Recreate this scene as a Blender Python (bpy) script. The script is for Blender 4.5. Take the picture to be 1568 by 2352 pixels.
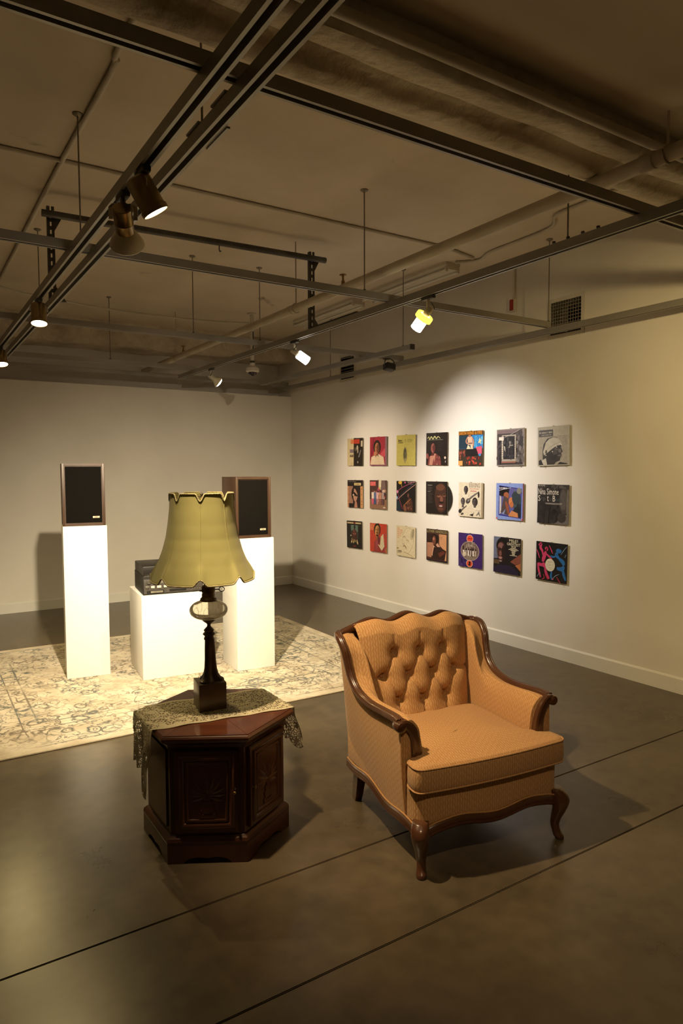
import bpy, bmesh, math, random
from mathutils import Vector, Matrix
random.seed(7)
S = bpy.context.scene
for o in list(bpy.data.objects): bpy.data.objects.remove(o)
C = S.collection
PI = math.pi
R = math.radians

# ------------------------------------------------------------ camera
def set_camera():
    p, r, y = .0609, -.0037, .5722
    fwd = Vector((math.sin(y)*math.cos(p), math.cos(y)*math.cos(p), -math.sin(p)))
    right = Vector((math.cos(y), -math.sin(y), 0)); up = right.cross(fwd)
    ri = math.cos(r)*right+math.sin(r)*up; u = -math.sin(r)*right+math.cos(r)*up
    cam = bpy.data.cameras.new('camera'); ob = bpy.data.objects.new('camera', cam); C.objects.link(ob)
    cam.sensor_fit = 'VERTICAL'; cam.sensor_height = 36; cam.sensor_width = 24; cam.lens = 24.0
    m = Matrix((ri, u, -fwd)).transposed().to_4x4(); m.translation = Vector((0, 0, 1.5))
    ob.matrix_world = m; cam.clip_start = .05; cam.clip_end = 60
    S.camera = ob
set_camera()

# ------------------------------------------------------------ world and exposure
W = bpy.data.worlds.new('world'); S.world = W; W.use_nodes = True
W.node_tree.nodes['Background'].inputs[0].default_value = (1, .8, .5, 1)
W.node_tree.nodes['Background'].inputs[1].default_value = 0
S.view_settings.view_transform = 'Standard'; S.view_settings.look = 'None'
S.view_settings.gamma = 1; S.view_settings.use_curve_mapping = False
S.view_settings.exposure = 0.14

# light colours and power of the track lamps (used by the lamp builder below)
WARM = (1.0, .72, .40); AMBER = (1.0, .74, .32); COOL = (1.0, .93, .87)
#          mount (x, y)    aim (x, y, z)       colour watts  cone blend
LAMPS = {
 'chair':  ((.712, 2.32), (1.98, 2.28, .40), WARM, 190, 74, 1.0),
 'peds':   ((.712, 2.56), (1.78, 5.05, .48), (1.0, .83, .56), 720, 84, 1.0),
 'rug':    ((.712, 4.36), (.62, 3.75, 0), AMBER, 62, 112, 1.0),
 'corner': ((.712, 6.18), (.90, 5.35, 0), AMBER, 60, 140, 1.0),
 'rped':   ((2.59, 3.09), (2.22, 4.75, .75), (1.0, .83, .42), 130, 66, 1.0),
 'wallA':  ((2.59, 4.68), (4.33, 4.42, 1.36), COOL, 172, 72, 1.0),
 'wallB':  ((2.59, 6.36), (4.33, 5.95, 1.15), (1.0, .82, .63), 108, 78, 1.0),
 'near':   ((.712, .35), (1.95, 1.95, .5), WARM, 62, 40, 1.0),
 'near2':  ((2.59, .9), (4.33, 2.5, 1.5), AMBER, 150, 84, 1.0),
}

# lamps on the parts of the same channels that run on behind the picture's edge: they light the chair's
# front and the near end of the right wall, where they throw the rails' shadows
def offscreen(name, key):
    (mx, my), aim, col, watts, cone, blend = LAMPS[key]
    l = bpy.data.lights.new(name, 'SPOT'); l.energy = watts; l.color = col; l.spot_size = R(cone); l.spot_blend = blend; l.shadow_soft_size = .028
    o = bpy.data.objects.new(name, l); C.objects.link(o); o.location = (mx, my, 2.38)
    o.rotation_euler = (Vector(aim)-o.location).to_track_quat('-Z', 'Y').to_euler()
offscreen('track_lamp_paired_channels_offscreen', 'near')
offscreen('track_lamp_long_channel_offscreen', 'near2')

# ------------------------------------------------------------ materials
def srgb(h):
    h = h.lstrip('#'); c = [int(h[i:i+2], 16)/255 for i in (0, 2, 4)]
    return tuple(x/12.92 if x <= .04045 else ((x+.055)/1.055)**2.4 for x in c)
MATS = {}
def N(nt, t, **kw):
    n = nt.nodes.new(t)
    for k, v in kw.items():
        if k.startswith('i_'):
            n.inputs[int(k[2:]) if k[2:].isdigit() else k[2:].replace('_', ' ')].default_value = v
        else: setattr(n, k, v)
    return n
def mat(name, c1, c2=None, rough=.5, metal=0, scale=8, detail=4, bump=0, bscale=None, coat=0, stretch=None, spec=.5, coord='Object', contrast=(.35, .65)):
    if name in MATS: return MATS[name]
    m = bpy.data.materials.new(name); m.use_nodes = True; nt = m.node_tree; L = nt.links.new
    b = nt.nodes['Principled BSDF']
    b.inputs['Roughness'].default_value = rough; b.inputs['Metallic'].default_value = metal
    b.inputs['Specular IOR Level'].default_value = spec
    if coat: b.inputs['Coat Weight'].default_value = coat; b.inputs['Coat Roughness'].default_value = .08
    b.inputs['Base Color'].default_value = (*c1, 1)
    tc = N(nt, 'ShaderNodeTexCoord'); src = tc.outputs[coord]
    if stretch:
        mp = N(nt, 'ShaderNodeMapping'); mp.inputs['Scale'].default_value = stretch; L(src, mp.inputs['Vector']); src = mp.outputs[0]
    nz = N(nt, 'ShaderNodeTexNoise'); nz.inputs['Scale'].default_value = scale; nz.inputs['Detail'].default_value = detail
    L(src, nz.inputs['Vector'])
    if c2:
        rp = N(nt, 'ShaderNodeValToRGB'); rp.color_ramp.elements[0].position = contrast[0]; rp.color_ramp.elements[1].position = contrast[1]
        rp.color_ramp.elements[0].color = (*c1, 1); rp.color_ramp.elements[1].color = (*c2, 1)
        L(nz.outputs['Fac'], rp.inputs['Fac']); L(rp.outputs['Color'], b.inputs['Base Color'])
    if bump:
        n2 = nz
        if bscale:
            n2 = N(nt, 'ShaderNodeTexNoise'); n2.inputs['Scale'].default_value = bscale; n2.inputs['Detail'].default_value = 6; L(src, n2.inputs['Vector'])
        bp = N(nt, 'ShaderNodeBump'); bp.inputs['Strength'].default_value = bump; bp.inputs['Distance'].default_value = .01
        L(n2.outputs['Fac'], bp.inputs['Height']); L(bp.outputs['Normal'], b.inputs['Normal'])
    MATS[name] = m; return m
def emit(name, col, k):
    if name in MATS: return MATS[name]
    m = bpy.data.materials.new(name); m.use_nodes = True; nt = m.node_tree
    b = nt.nodes['Principled BSDF']; b.inputs['Base Color'].default_value = (*col, 1)
    b.inputs['Emission Color'].default_value = (*col, 1); b.inputs['Emission Strength'].default_value = k
    nz = N(nt, 'ShaderNodeTexNoise', i_Scale=40.); mr = N(nt, 'ShaderNodeMapRange'); mr.inputs[3].default_value = .35; mr.inputs[4].default_value = .5
    nt.links.new(nz.outputs['Fac'], mr.inputs[0]); nt.links.new(mr.outputs[0], b.inputs['Roughness'])
    MATS[name] = m; return m

# ------------------------------------------------------------ mesh helpers
def obj(name, verts, faces, m=None, parent=None, smooth=False, uv=False):
    me = bpy.data.meshes.new(name); me.from_pydata([tuple(v) for v in verts], [], faces)
    bm = bmesh.new(); bm.from_mesh(me); bmesh.ops.recalc_face_normals(bm, faces=bm.faces); bm.to_mesh(me); bm.free()
    return link(name, me, m, parent, smooth, uv)
def link(name, me, m=None, parent=None, smooth=False, uv=False):
    if m: me.materials.append(m)
    if smooth:
        for p in me.polygons: p.use_smooth = True
    if uv: boxuv(me)
    o = bpy.data.objects.new(name, me); C.objects.link(o)
    if parent: o.parent = parent
    return o
def bmobj(name, bm, m=None, parent=None, smooth=False, uv=False):
    bmesh.ops.recalc_face_normals(bm, faces=bm.faces)
    me = bpy.data.meshes.new(name); bm.to_mesh(me); bm.free()
    return link(name, me, m, parent, smooth, uv)
def boxuv(me):
    l = me.uv_layers.new(name='UVMap')
    for p in me.polygons:
        n = p.normal; a = [abs(n.x), abs(n.y), abs(n.z)]; k = a.index(max(a))
        for li in p.loop_indices:
            v = me.vertices[me.loops[li].vertex_index].co
            l.data[li].uv = ((v.y, v.z), (v.x, v.z), (v.x, v.y))[k]
def soft(o, deg=40):
    for p in o.data.polygons: p.use_smooth = True
    o.data.set_sharp_from_angle(angle=R(deg)); return o
def bm_box(bm, c, s, rot=None):
    r = bmesh.ops.create_cube(bm, size=1); vs = r['verts']
    for v in vs:
        co = Vector((v.co.x*s[0], v.co.y*s[1], v.co.z*s[2]))
        if rot is not None: co = rot @ co
        v.co = co + Vector(c)
    return vs
def box(name, c, s, m, parent=None, bev=0, seg=2, rot=None, uv=False):
    bm = bmesh.new(); bm_box(bm, (0, 0, 0), s)
    if bev: bmesh.ops.bevel(bm, geom=bm.edges[:], offset=bev, segments=seg, profile=.6, affect='EDGES')
    for v in bm.verts:
        co = v.co.copy()
        if rot is not None: co = rot @ co
        v.co = co+Vector(c)
    o = bmobj(name, bm, m, parent, uv=uv)
    return soft(o) if bev else o
def frame_of(t, up=Vector((0, 0, 1))):
    t = t.normalized()
    if abs(t.dot(up)) > .98: up = Vector((1, 0, 0))
    x = t.cross(up).normalized(); y = x.cross(t).normalized()
    return x, y
def sweep(path, prof, radii=None, closed_path=False, up=Vector((0, 0, 1)), cap=True):
    """profile points (a, b): a to the right of travel, b up"""
    path = [Vector(p) for p in path]; n = len(path); V = []; F = []; k = len(prof)
    for i, p in enumerate(path):
        a = path[(i-1) % n] if (closed_path or i > 0) else p
        b = path[(i+1) % n] if (closed_path or i < n-1) else p
        x, y = frame_of(b-a, up); s = radii[i] if radii else 1
        for q in prof: V.append(p+x*q[0]*s+y*q[1]*s)
    m = n if closed_path else n-1
    for i in range(m):
        for j in range(k):
            a = i*k+j; b = i*k+(j+1) % k; c = ((i+1) % n)*k+(j+1) % k; d = ((i+1) % n)*k+j
            F.append((a, b, c, d))
    if cap and not closed_path:
        F.append(tuple(range(k-1, -1, -1))); F.append(tuple((n-1)*k+j for j in range(k)))
    return V, F
def circ(r, n=10, sx=1, sy=1): return [(r*math.cos(2*PI*i/n)*sx, r*math.sin(2*PI*i/n)*sy) for i in range(n)]
def tube(name, path, r, m, parent=None, n=10, radii=None, closed=False, uv=False):
    V, F = sweep(path, circ(r, n), radii, closed); return soft(obj(name, V, F, m, parent, uv=uv), 50)
def spline(pts, n=8):
    """Catmull-Rom through the points"""
    P = [Vector(p) for p in pts]; P = [2*P[0]-P[1]]+P+[2*P[-1]-P[-2]]; out = []
    for i in range(1, len(P)-2):
        for j in range(n):
            t = j/n; a, b, c, d = P[i-1:i+3]
            out.append(.5*((2*b)+(c-a)*t+(2*a-5*b+4*c-d)*t*t+(3*b-a-3*c+d)*t**3))
    out.append(P[-2]); return out
def lathe(name, prof, m, parent=None, n=32, c=(0, 0, 0), axis=None, fn=None, caps=True, sharp=40):
    V = []; F = []; k = len(prof); rot = Vector((0, 0, 1)).rotation_difference(Vector(axis)).to_matrix() if axis is not None else Matrix.Identity(3)
    for i in range(n):
        a = 2*PI*i/n
        for r, z in prof:
            if fn: r, z = fn(r, z, a)
            V.append(rot @ Vector((r*math.cos(a), r*math.sin(a), z))+Vector(c))
    for i in range(n):
        for j in range(k-1):
            F.append((i*k+j, ((i+1) % n)*k+j, ((i+1) % n)*k+j+1, i*k+j+1))
    if caps:
        F.append(tuple(i*k for i in range(n))[::-1]); F.append(tuple(i*k+k-1 for i in range(n)))
    return soft(obj(name, V, F, m, parent), sharp)
def grid(name, fn, nu, nv, m, parent=None, uv=False, smooth=True):
    V = [fn(i/nu, j/nv) for i in range(nu+1) for j in range(nv+1)]
    F = [(i*(nv+1)+j, (i+1)*(nv+1)+j, (i+1)*(nv+1)+j+1, i*(nv+1)+j+1) for i in range(nu) for j in range(nv)]
    me = bpy.data.meshes.new(name); me.from_pydata([tuple(v) for v in V], [], F)
    return link(name, me, m, parent, smooth, uv)
def empty(name, loc=(0, 0, 0), rz=0):
    o = bpy.data.objects.new(name, None); C.objects.link(o); o.location = loc; o.rotation_euler = (0, 0, rz)
    o.empty_display_size = .05; return o
def tag(o, label, cat, group=None):
    o['label'] = label; o['category'] = cat
    if group: o['group'] = group
    return o
def struct(o): o['kind'] = 'structure'; return o
def ss(a, b, x):
    t = min(1, max(0, (x-a)/(b-a))); return t*t*(3-2*t)
# ------------------------------------------------------------ surfaces
def wall_mat():
    m = mat('wall_paint', (.75, .71, .645), (.70, .66, .595), rough=.62, scale=1.6, detail=3, bump=.04, bscale=160, spec=.3); return m
def floor_mat():
    m = bpy.data.materials.new('polished_concrete'); m.use_nodes = True; nt = m.node_tree; L = nt.links.new
    b = nt.nodes['Principled BSDF']; tc = N(nt, 'ShaderNodeTexCoord')
    n1 = N(nt, 'ShaderNodeTexNoise', i_Scale=1.4, i_Detail=8., i_Roughness=.62); n2 = N(nt, 'ShaderNodeTexNoise', i_Scale=14., i_Detail=6.)
    n3 = N(nt, 'ShaderNodeTexVoronoi', i_Scale=3.3); n4 = N(nt, 'ShaderNodeTexNoise', i_Scale=.5, i_Detail=2.)
    for n in (n1, n2, n3, n4): L(tc.outputs['Object'], n.inputs['Vector'])
    mx = N(nt, 'ShaderNodeMath', operation='MULTIPLY_ADD'); mx.inputs[1].default_value = .35; L(n2.outputs['Fac'], mx.inputs[0]); L(n1.outputs['Fac'], mx.inputs[2])
    rp = N(nt, 'ShaderNodeValToRGB'); e = rp.color_ramp.elements
    e[0].position = .50; e[0].color = (.070, .053, .033, 1); e[1].position = .82; e[1].color = (.140, .108, .066, 1)
    L(mx.outputs[0], rp.inputs['Fac'])
    # small pale paint flecks
    lt = N(nt, 'ShaderNodeMath', operation='LESS_THAN'); lt.inputs[1].default_value = .010; L(n3.outputs['Distance'], lt.inputs[0])
    mc = N(nt, 'ShaderNodeMix', data_type='RGBA'); mc.inputs[7].default_value = (.22, .20, .15, 1)
    L(lt.outputs[0], mc.inputs[0]); L(rp.outputs['Color'], mc.inputs[6]); L(mc.outputs[2], b.inputs['Base Color'])
    mr = N(nt, 'ShaderNodeMapRange'); mr.inputs[3].default_value = .20; mr.inputs[4].default_value = .40; L(n1.outputs['Fac'], mr.inputs[0]); L(mr.outputs[0], b.inputs['Roughness'])
    bp = N(nt, 'ShaderNodeBump'); bp.inputs['Strength'].default_value = .05; bp.inputs['Distance'].default_value = .004; L(n2.outputs['Fac'], bp.inputs['Height']); L(bp.outputs[0], b.inputs['Normal'])
    b.inputs['Specular IOR Level'].default_value = .42
    return m
def ceil_mat(name, a, b2, sc, bump):
    m = bpy.data.materials.new(name); m.use_nodes = True; nt = m.node_tree; L = nt.links.new
    b = nt.nodes['Principled BSDF']; b.inputs['Roughness'].default_value = .85; b.inputs['Specular IOR Level'].default_value = .15
    tc = N(nt, 'ShaderNodeTexCoord')
    n1 = N(nt, 'ShaderNodeTexNoise', i_Scale=sc, i_Detail=8., i_Roughness=.65); n2 = N(nt, 'ShaderNodeTexNoise', i_Scale=sc*6, i_Detail=8.); n3 = N(nt, 'ShaderNodeTexNoise', i_Scale=2.3, i_Detail=10., i_Distortion=.6)
    for n in (n1, n2, n3): L(tc.outputs['Object'], n.inputs['Vector'])
    rp = N(nt, 'ShaderNodeValToRGB'); e = rp.color_ramp.elements; e[0].position = .36; e[0].color = (*a, 1); e[1].position = .62; e[1].color = (*b2, 1)
    L(n1.outputs['Fac'], rp.inputs['Fac'])
    st = N(nt, 'ShaderNodeValToRGB'); e = st.color_ramp.elements; e[0].position = .70; e[0].color = (0, 0, 0, 1); e[1].position = .76; e[1].color = (1, 1, 1, 1); L(n3.outputs['Fac'], st.inputs['Fac'])
    mc = N(nt, 'ShaderNodeMix', data_type='RGBA'); mc.inputs[7].default_value = (.22, .15, .09, 1); L(st.outputs[0], mc.inputs[0]); L(rp.outputs[0], mc.inputs[6]); L(mc.outputs[2], b.inputs['Base Color'])
    bp = N(nt, 'ShaderNodeBump'); bp.inputs['Strength'].default_value = bump; bp.inputs['Distance'].default_value = .02; L(n2.outputs['Fac'], bp.inputs['Height']); L(bp.outputs[0], b.inputs['Normal'])
    return m
XR, YB, ZC = 4.33, 7.93, 3.18
XL, YF = -3.6, -3.2
WP = wall_mat(); FM = floor_mat()
CM = ceil_mat('painted_ceiling_slab', (.60, .51, .395), (.70, .60, .47), .8, .25)
BMAT = ceil_mat('rough_concrete_beam', (.46, .39, .28), (.72, .64, .50), 3.0, 1.0)

# floor: base under saw-cut slabs
fl = struct(box('floor', ((XL+XR)/2, (YF+8.3)/2, -.055), (XR-XL, 8.3-YF, .10), mat('cut_concrete', (.075, .058, .037), (.11, .085, .054), rough=.9)))
jy = [YF, -1.33, .17, 1.67, 2.17, 8.3]
def slab(y0, y1):
    g = .0022; bm = bmesh.new(); bm_box(bm, ((XL+XR)/2, (y0+y1)/2, -.003), (XR-XL, y1-y0-2*g, .006))
    top = [e for e in bm.edges if all(v.co.z > -.001 for v in e.verts) and abs(e.verts[0].co.y-e.verts[1].co.y) < 1e-4]
    bmesh.ops.bevel(bm, geom=top, offset=.0025, segments=2, affect='EDGES')
    bmobj('floor_slab', bm, FM, fl)
for a, b in zip(jy, jy[1:]): slab(a, b)

def wall(name, x0, x1, y0, y1, z0, z1, m=WP): return struct(box(name, ((x0+x1)/2, (y0+y1)/2, (z0+z1)/2), (x1-x0, y1-y0, z1-z0), m))
def wall_right():          # one wall with two vent openings
    V0, V1 = 2.547, 2.797; ys = [YF, 3.3925, 3.6775, 6.445, 6.715, 8.42]; bm = bmesh.new()
    def seg(y0, y1, z0, z1): bm_box(bm, (XR+.06, (y0+y1)/2, (z0+z1)/2), (.12, y1-y0, z1-z0))
    seg(YF, 8.42, 0, V0); seg(YF, 8.42, V1, ZC)
    for i in (0, 2, 4): seg(ys[i], ys[i+1], V0, V1)
    struct(bmobj('wall_right', bm, WP))
wall_right()
wall('wall_back', XL, XR, YB, YB+.12, 0, 2.462)                       # free-standing partition, stops short of the slab
wall('wall_far', XL, XR, 8.30, 8.42, 0, ZC)
wall('wall_left', XL-.12, XL, YF, 8.42, 0, ZC)
wall('wall_front', XL-.12, XR+.12, YF-.12, YF, 0, ZC)
struct(box('ceiling', ((XL+XR)/2, (YF+8.42)/2, ZC+.06), (XR-XL+.24, 8.42-YF+.24, .12), CM))
def baseboard(name, a, b, n):
    """a, b wall foot points, n inward normal"""
    a = Vector(a); b = Vector(b); n = Vector(n); prof = [(0, 0), (.013, 0), (.013, .098), (.006, .108), (0, .110)]
    V = []; F = []
    for p in (a, b):
        for q in prof: V.append(p+n*q[0]+Vector((0, 0, q[1])))
    for j in range(5): F.append((j, (j+1) % 5, 5+(j+1) % 5, 5+j))
    F += [(4, 3, 2, 1, 0), (5, 6, 7, 8, 9)]
    struct(obj(name, V, F, mat('baseboard_paint', (.74, .72, .66), (.70, .68, .62), rough=.4, scale=3)))
baseboard('baseboard_right', (XR, YF, 0), (XR, YB, 0), (-1, 0, 0))
baseboard('baseboard_back', (XL, YB, 0), (XR-.013, YB, 0), (0, -1, 0))

# concrete beams crossing under the slab: rough bottom, rolled far edge
def beam(name, y0, y1, zb, roll):
    nx = 160; prof = [(y0, ZC+.01), (y0, zb+.02), (y0+.02, zb)]
    if roll:
        w = y1-.125
        prof += [(y0+.12, zb+.012), (w-.04, zb+.02), (w, zb+.004), (w+.015, zb-.016), (w+.055, zb-.026), (w+.095, zb-.016), (y1, zb+.004)]
    else: prof += [((y0+y1)/2, zb+.004), (y1, zb)]
    prof += [(y1+.002, ZC+.01)]
    def f(s, t):
        i = t*(len(prof)-1); k = min(int(i), len(prof)-2); fr = i-k; y = prof[k][0]+(prof[k+1][0]-prof[k][0])*fr; z = prof[k][1]+(prof[k+1][1]-prof[k][1])*fr
        rnd = random.random()
        x = XL+(XR-XL)*s
        wob = .006*math.sin(x*5.1+y*9)+.004*math.sin(x*13.7+z*31)+.003*(rnd-.5)
        return (x, y+(wob*.5 if z < ZC else 0), z+(wob if z < ZC-.02 else 0))
    o = grid(name, f, nx, (len(prof)-1)*2, BMAT); soft(o, 60); return struct(o)
beam('trim_1', 1.70, 1.99, 2.76, True)
struct(box('ceiling', ((XL+XR)/2, (YF+1.72)/2, 3.02), (XR-XL, 1.72-YF, .319), mat('smooth_soffit', (.60, .51, .395), (.68, .585, .46), rough=.8, scale=1.2)))   # lower smooth bay on the near side of the beam
beam('trim_2', 7.90, 8.29, 2.90, False)
# ------------------------------------------------------------ rug
def rug_mat():
    m = bpy.data.materials.new('distressed_rug'); m.use_nodes = True; nt = m.node_tree; L = nt.links.new
    b = nt.nodes['Principled BSDF']; b.inputs['Roughness'].default_value = .95; b.inputs['Specular IOR Level'].default_value = .05
    b.inputs['Sheen Weight'].default_value = .15
    tc = N(nt, 'ShaderNodeTexCoord'); P = tc.outputs['Object']
    def M(op, a, c=None, d=None):
        n = N(nt, 'ShaderNodeMath', operation=op)
        for i, v in enumerate((a, c, d)):
            if v is None: continue
            if hasattr(v, 'links') or hasattr(v, 'is_linked'): L(v, n.inputs[i])
            else: n.inputs[i].default_value = v
        return n.outputs[0]
    def noise(sc, det=4, dist=0, vec=P):
        n = N(nt, 'ShaderNodeTexNoise'); n.inputs['Scale'].default_value = sc; n.inputs['Detail'].default_value = det; n.inputs['Distortion'].default_value = dist; L(vec, n.inputs['Vector']); return n.outputs['Fac']
    # flowers: petalled rings about scattered centres
    wv = N(nt, 'ShaderNodeVectorMath', operation='MULTIPLY_ADD'); nzc = N(nt, 'ShaderNodeTexNoise'); nzc.inputs['Scale'].default_value = 9.; L(P, nzc.inputs['Vector'])
    L(nzc.outputs['Color'], wv.inputs[0]); wv.inputs[1].default_value = (.09, .09, 0); L(P, wv.inputs[2]); PW = wv.outputs[0]
    def vor(sc, f='F1'):
        v = N(nt, 'ShaderNodeTexVoronoi', feature=f); v.inputs['Scale'].default_value = sc; L(PW, v.inputs['Vector']); return v.outputs['Distance']
    def band(x, c, w): return M('SUBTRACT', 1., M('SMOOTH_MIN', M('DIVIDE', M('ABSOLUTE', M('SUBTRACT', x, c)), w), 1., .3))
    v1 = vor(7.); v2 = vor(15.)
    fl1 = band(v1, .32, .075); fl2 = band(v2, .22, .10); fl3 = M('LESS_THAN', v1, .10)
    vine = band(noise(5.5, 2, .8), .5, .020); vine2 = band(noise(11., 2, .5), .47, .03)
    pat = M('MAXIMUM', M('MAXIMUM', M('MULTIPLY', fl1, .8), M('MULTIPLY', fl2, .6)), M('MAXIMUM', M('MULTIPLY', vine, .9), M('MAXIMUM', M('MULTIPLY', vine2, .6), M('MULTIPLY', fl3, .6))))
    # border lines
    sx = N(nt, 'ShaderNodeSeparateXYZ'); L(P, sx.inputs[0])
    dx = M('SUBTRACT', 1.505, M('ABSOLUTE', sx.outputs[0])); dy = M('SUBTRACT', 1.19, M('ABSOLUTE', sx.outputs[1])); de = M('MINIMUM', dx, dy)
    ln = M('MAXIMUM', band(de, .45, .010), M('MAXIMUM', band(de, .36, .007), band(de, .075, .006)))
    pat = M('MULTIPLY', pat, M('GREATER_THAN', de, .06)); pat = M('MAXIMUM', pat, M('MULTIPLY', ln, .9))
    wear = N(nt, 'ShaderNodeMapRange'); wear.inputs[1].default_value = .30; wear.inputs[2].default_value = .56; L(noise(3.2, 8, .4), wear.inputs[0])
    pat = M('MULTIPLY', pat, wear.outputs[0])
    wear2 = N(nt, 'ShaderNodeMapRange'); wear2.inputs[1].default_value = .2; wear2.inputs[2].default_value = .5; L(noise(45., 3), wear2.inputs[0])
    pat = M('MINIMUM', M('MULTIPLY', M('MULTIPLY', pat, wear2.outputs[0]), 1.7), .92)
    base = N(nt, 'ShaderNodeValToRGB'); e = base.color_ramp.elements; e[0].position = .38; e[0].color = (.50, .42, .305, 1); e[1].position = .60; e[1].color = (.64, .565, .44, 1)
    L(noise(6., 5), base.inputs[0])
    ink = N(nt, 'ShaderNodeValToRGB'); e = ink.color_ramp.elements; e[0].position = .42; e[0].color = (.085, .10, .10, 1); e[1].position = .58; e[1].color = (.15, .12, .085, 1)
    L(noise(2.2, 2), ink.inputs[0])
    mx = N(nt, 'ShaderNodeMix', data_type='RGBA'); L(pat, mx.inputs[0]); L(base.outputs[0], mx.inputs[6]); L(ink.outputs[0], mx.inputs[7]); L(mx.outputs[2], b.inputs['Base Color'])
    bp = N(nt, 'ShaderNodeBump'); bp.inputs['Strength'].default_value = .35; bp.inputs['Distance'].default_value = .004; L(noise(170., 2), bp.inputs['Height']); L(bp.outputs[0], b.inputs['Normal'])
    return m
def make_rug():
    r = empty('area_rug', (1.70, 5.035, 0), R(-.9)); tag(r, 'large cream area rug with faded grey floral pattern under the white plinths', 'rug')
    bm = bmesh.new(); bm_box(bm, (0, 0, .004), (3.01, 2.38, .008))
    bmobj('rug_pile', bm, rug_mat(), r)
    V, F = sweep([(-1.508, -1.193, .005), (1.508, -1.193, .005), (1.508, 1.193, .005), (-1.508, 1.193, .005)], circ(.005, 6), closed_path=True)
    obj('bound_edge', V, F, mat('rug_binding', (.46, .38, .26), (.54, .46, .33), rough=.95, scale=60), r)
make_rug()

# ------------------------------------------------------------ plinths
PW = mat('plinth_paint', (.84, .83, .80), (.80, .79, .76), rough=.5, scale=2, bump=.02, bscale=120)
def plinth(x, y, rz, w, d, h, label):
    """front-left corner given"""
    rz = R(rz); c = Vector((x, y, 0))+Matrix.Rotation(rz, 3, 'Z') @ Vector((w/2, d/2, 0))
    o = box('display_plinth', (0, 0, h/2), (w, d, h), PW, None, bev=.004); o.location = (c.x, c.y, .0082); o.rotation_euler = (0, 0, rz)
    tag(o, label, 'plinth'); return c, rz
cL, rL = plinth(.951, 5.125, -9, .298, .345, 1.10, 'tallest white display plinth, slim, under the speaker farthest from the album wall')
cC, rC = plinth(1.400, 4.792, -6, .48, .49, .605, 'low wide white display plinth carrying the black stereo')
cR, rR = plinth(2.055, 4.623, -4, .300, .325, .99, 'slim white display plinth partly hidden behind the lampshade')

# ------------------------------------------------------------ loudspeakers
WAL = mat('walnut_veneer', (.042, .020, .012), (.075, .038, .022), rough=.42, scale=5, stretch=(1, 1, .08), contrast=(.3, .7))
def grille_mat():
    m = mat('speaker_cloth', (.0045, .0035, .003), (.008, .0065, .0055), rough=.95, scale=400, bump=.4, spec=.1); return m
def speaker(c, rz, zt, w, d, h, dx, dy, dark, label):
    r = empty('loudspeaker', (c.x, c.y, zt), rz); r.location = Vector((c.x, c.y, zt))+Matrix.Rotation(rz, 3, 'Z') @ Vector((dx, dy, 0)); tag(r, label, 'speaker')
    t = .016
    box('side_panel', (-w/2+t/2, 0, h/2), (t, d, h), WAL, r, bev=.0015); box('side_panel', (w/2-t/2, 0, h/2), (t, d, h), WAL, r, bev=.0015)
    box('top_panel', (0, 0, h-t/2), (w-2*t, d, t), WAL, r); box('bottom_panel', (0, 0, t/2), (w-2*t, d, t), WAL, r)
    box('back_panel', (0, d/2-.02, h/2), (w-2*t, .012, h-2*t), WAL, r)
    # inner lip round the grille
    f = .006
    for nm, cc, s in (('lip', (-w/2+t+f/2, -d/2+.018, h/2), (f, .02, h-2*t)), ('lip', (w/2-t-f/2, -d/2+.018, h/2), (f, .02, h-2*t)), ('lip', (0, -d/2+.018, h-t-f/2), (w-2*t-2*f, .02, f)), ('lip', (0, -d/2+.018, t+f/2), (w-2*t-2*f, .02, f))):
        box(nm, cc, s, WAL, r)
    box('grille', (0, -d/2+.017, h/2), (w-2*t-2*f, .014, h-2*t-2*f), grille_mat(), r, bev=.003)
    b = box('badge', (w/2-.063, -d/2+.0085, .062), (.046, .003, .0135), mat('badge_metal', (.70, .62, .45), (.62, .55, .40), rough=.35, metal=.3, scale=60), r)
    box('badge_print', (w/2-.063, -d/2+.0066, .062), (.024, .0006, .005), mat('badge_ink', (.2, .15, .1), rough=.5), b)
speaker(cL, rL, 1.1085, .288, .30, .447, -.003, -.016, 0, 'walnut loudspeaker with black grille on the tallest white plinth')
speaker(cR, rR, .9985, .276, .31, .455, -.006, 0, 0, 'walnut loudspeaker with black grille partly hidden behind the lampshade')

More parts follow.
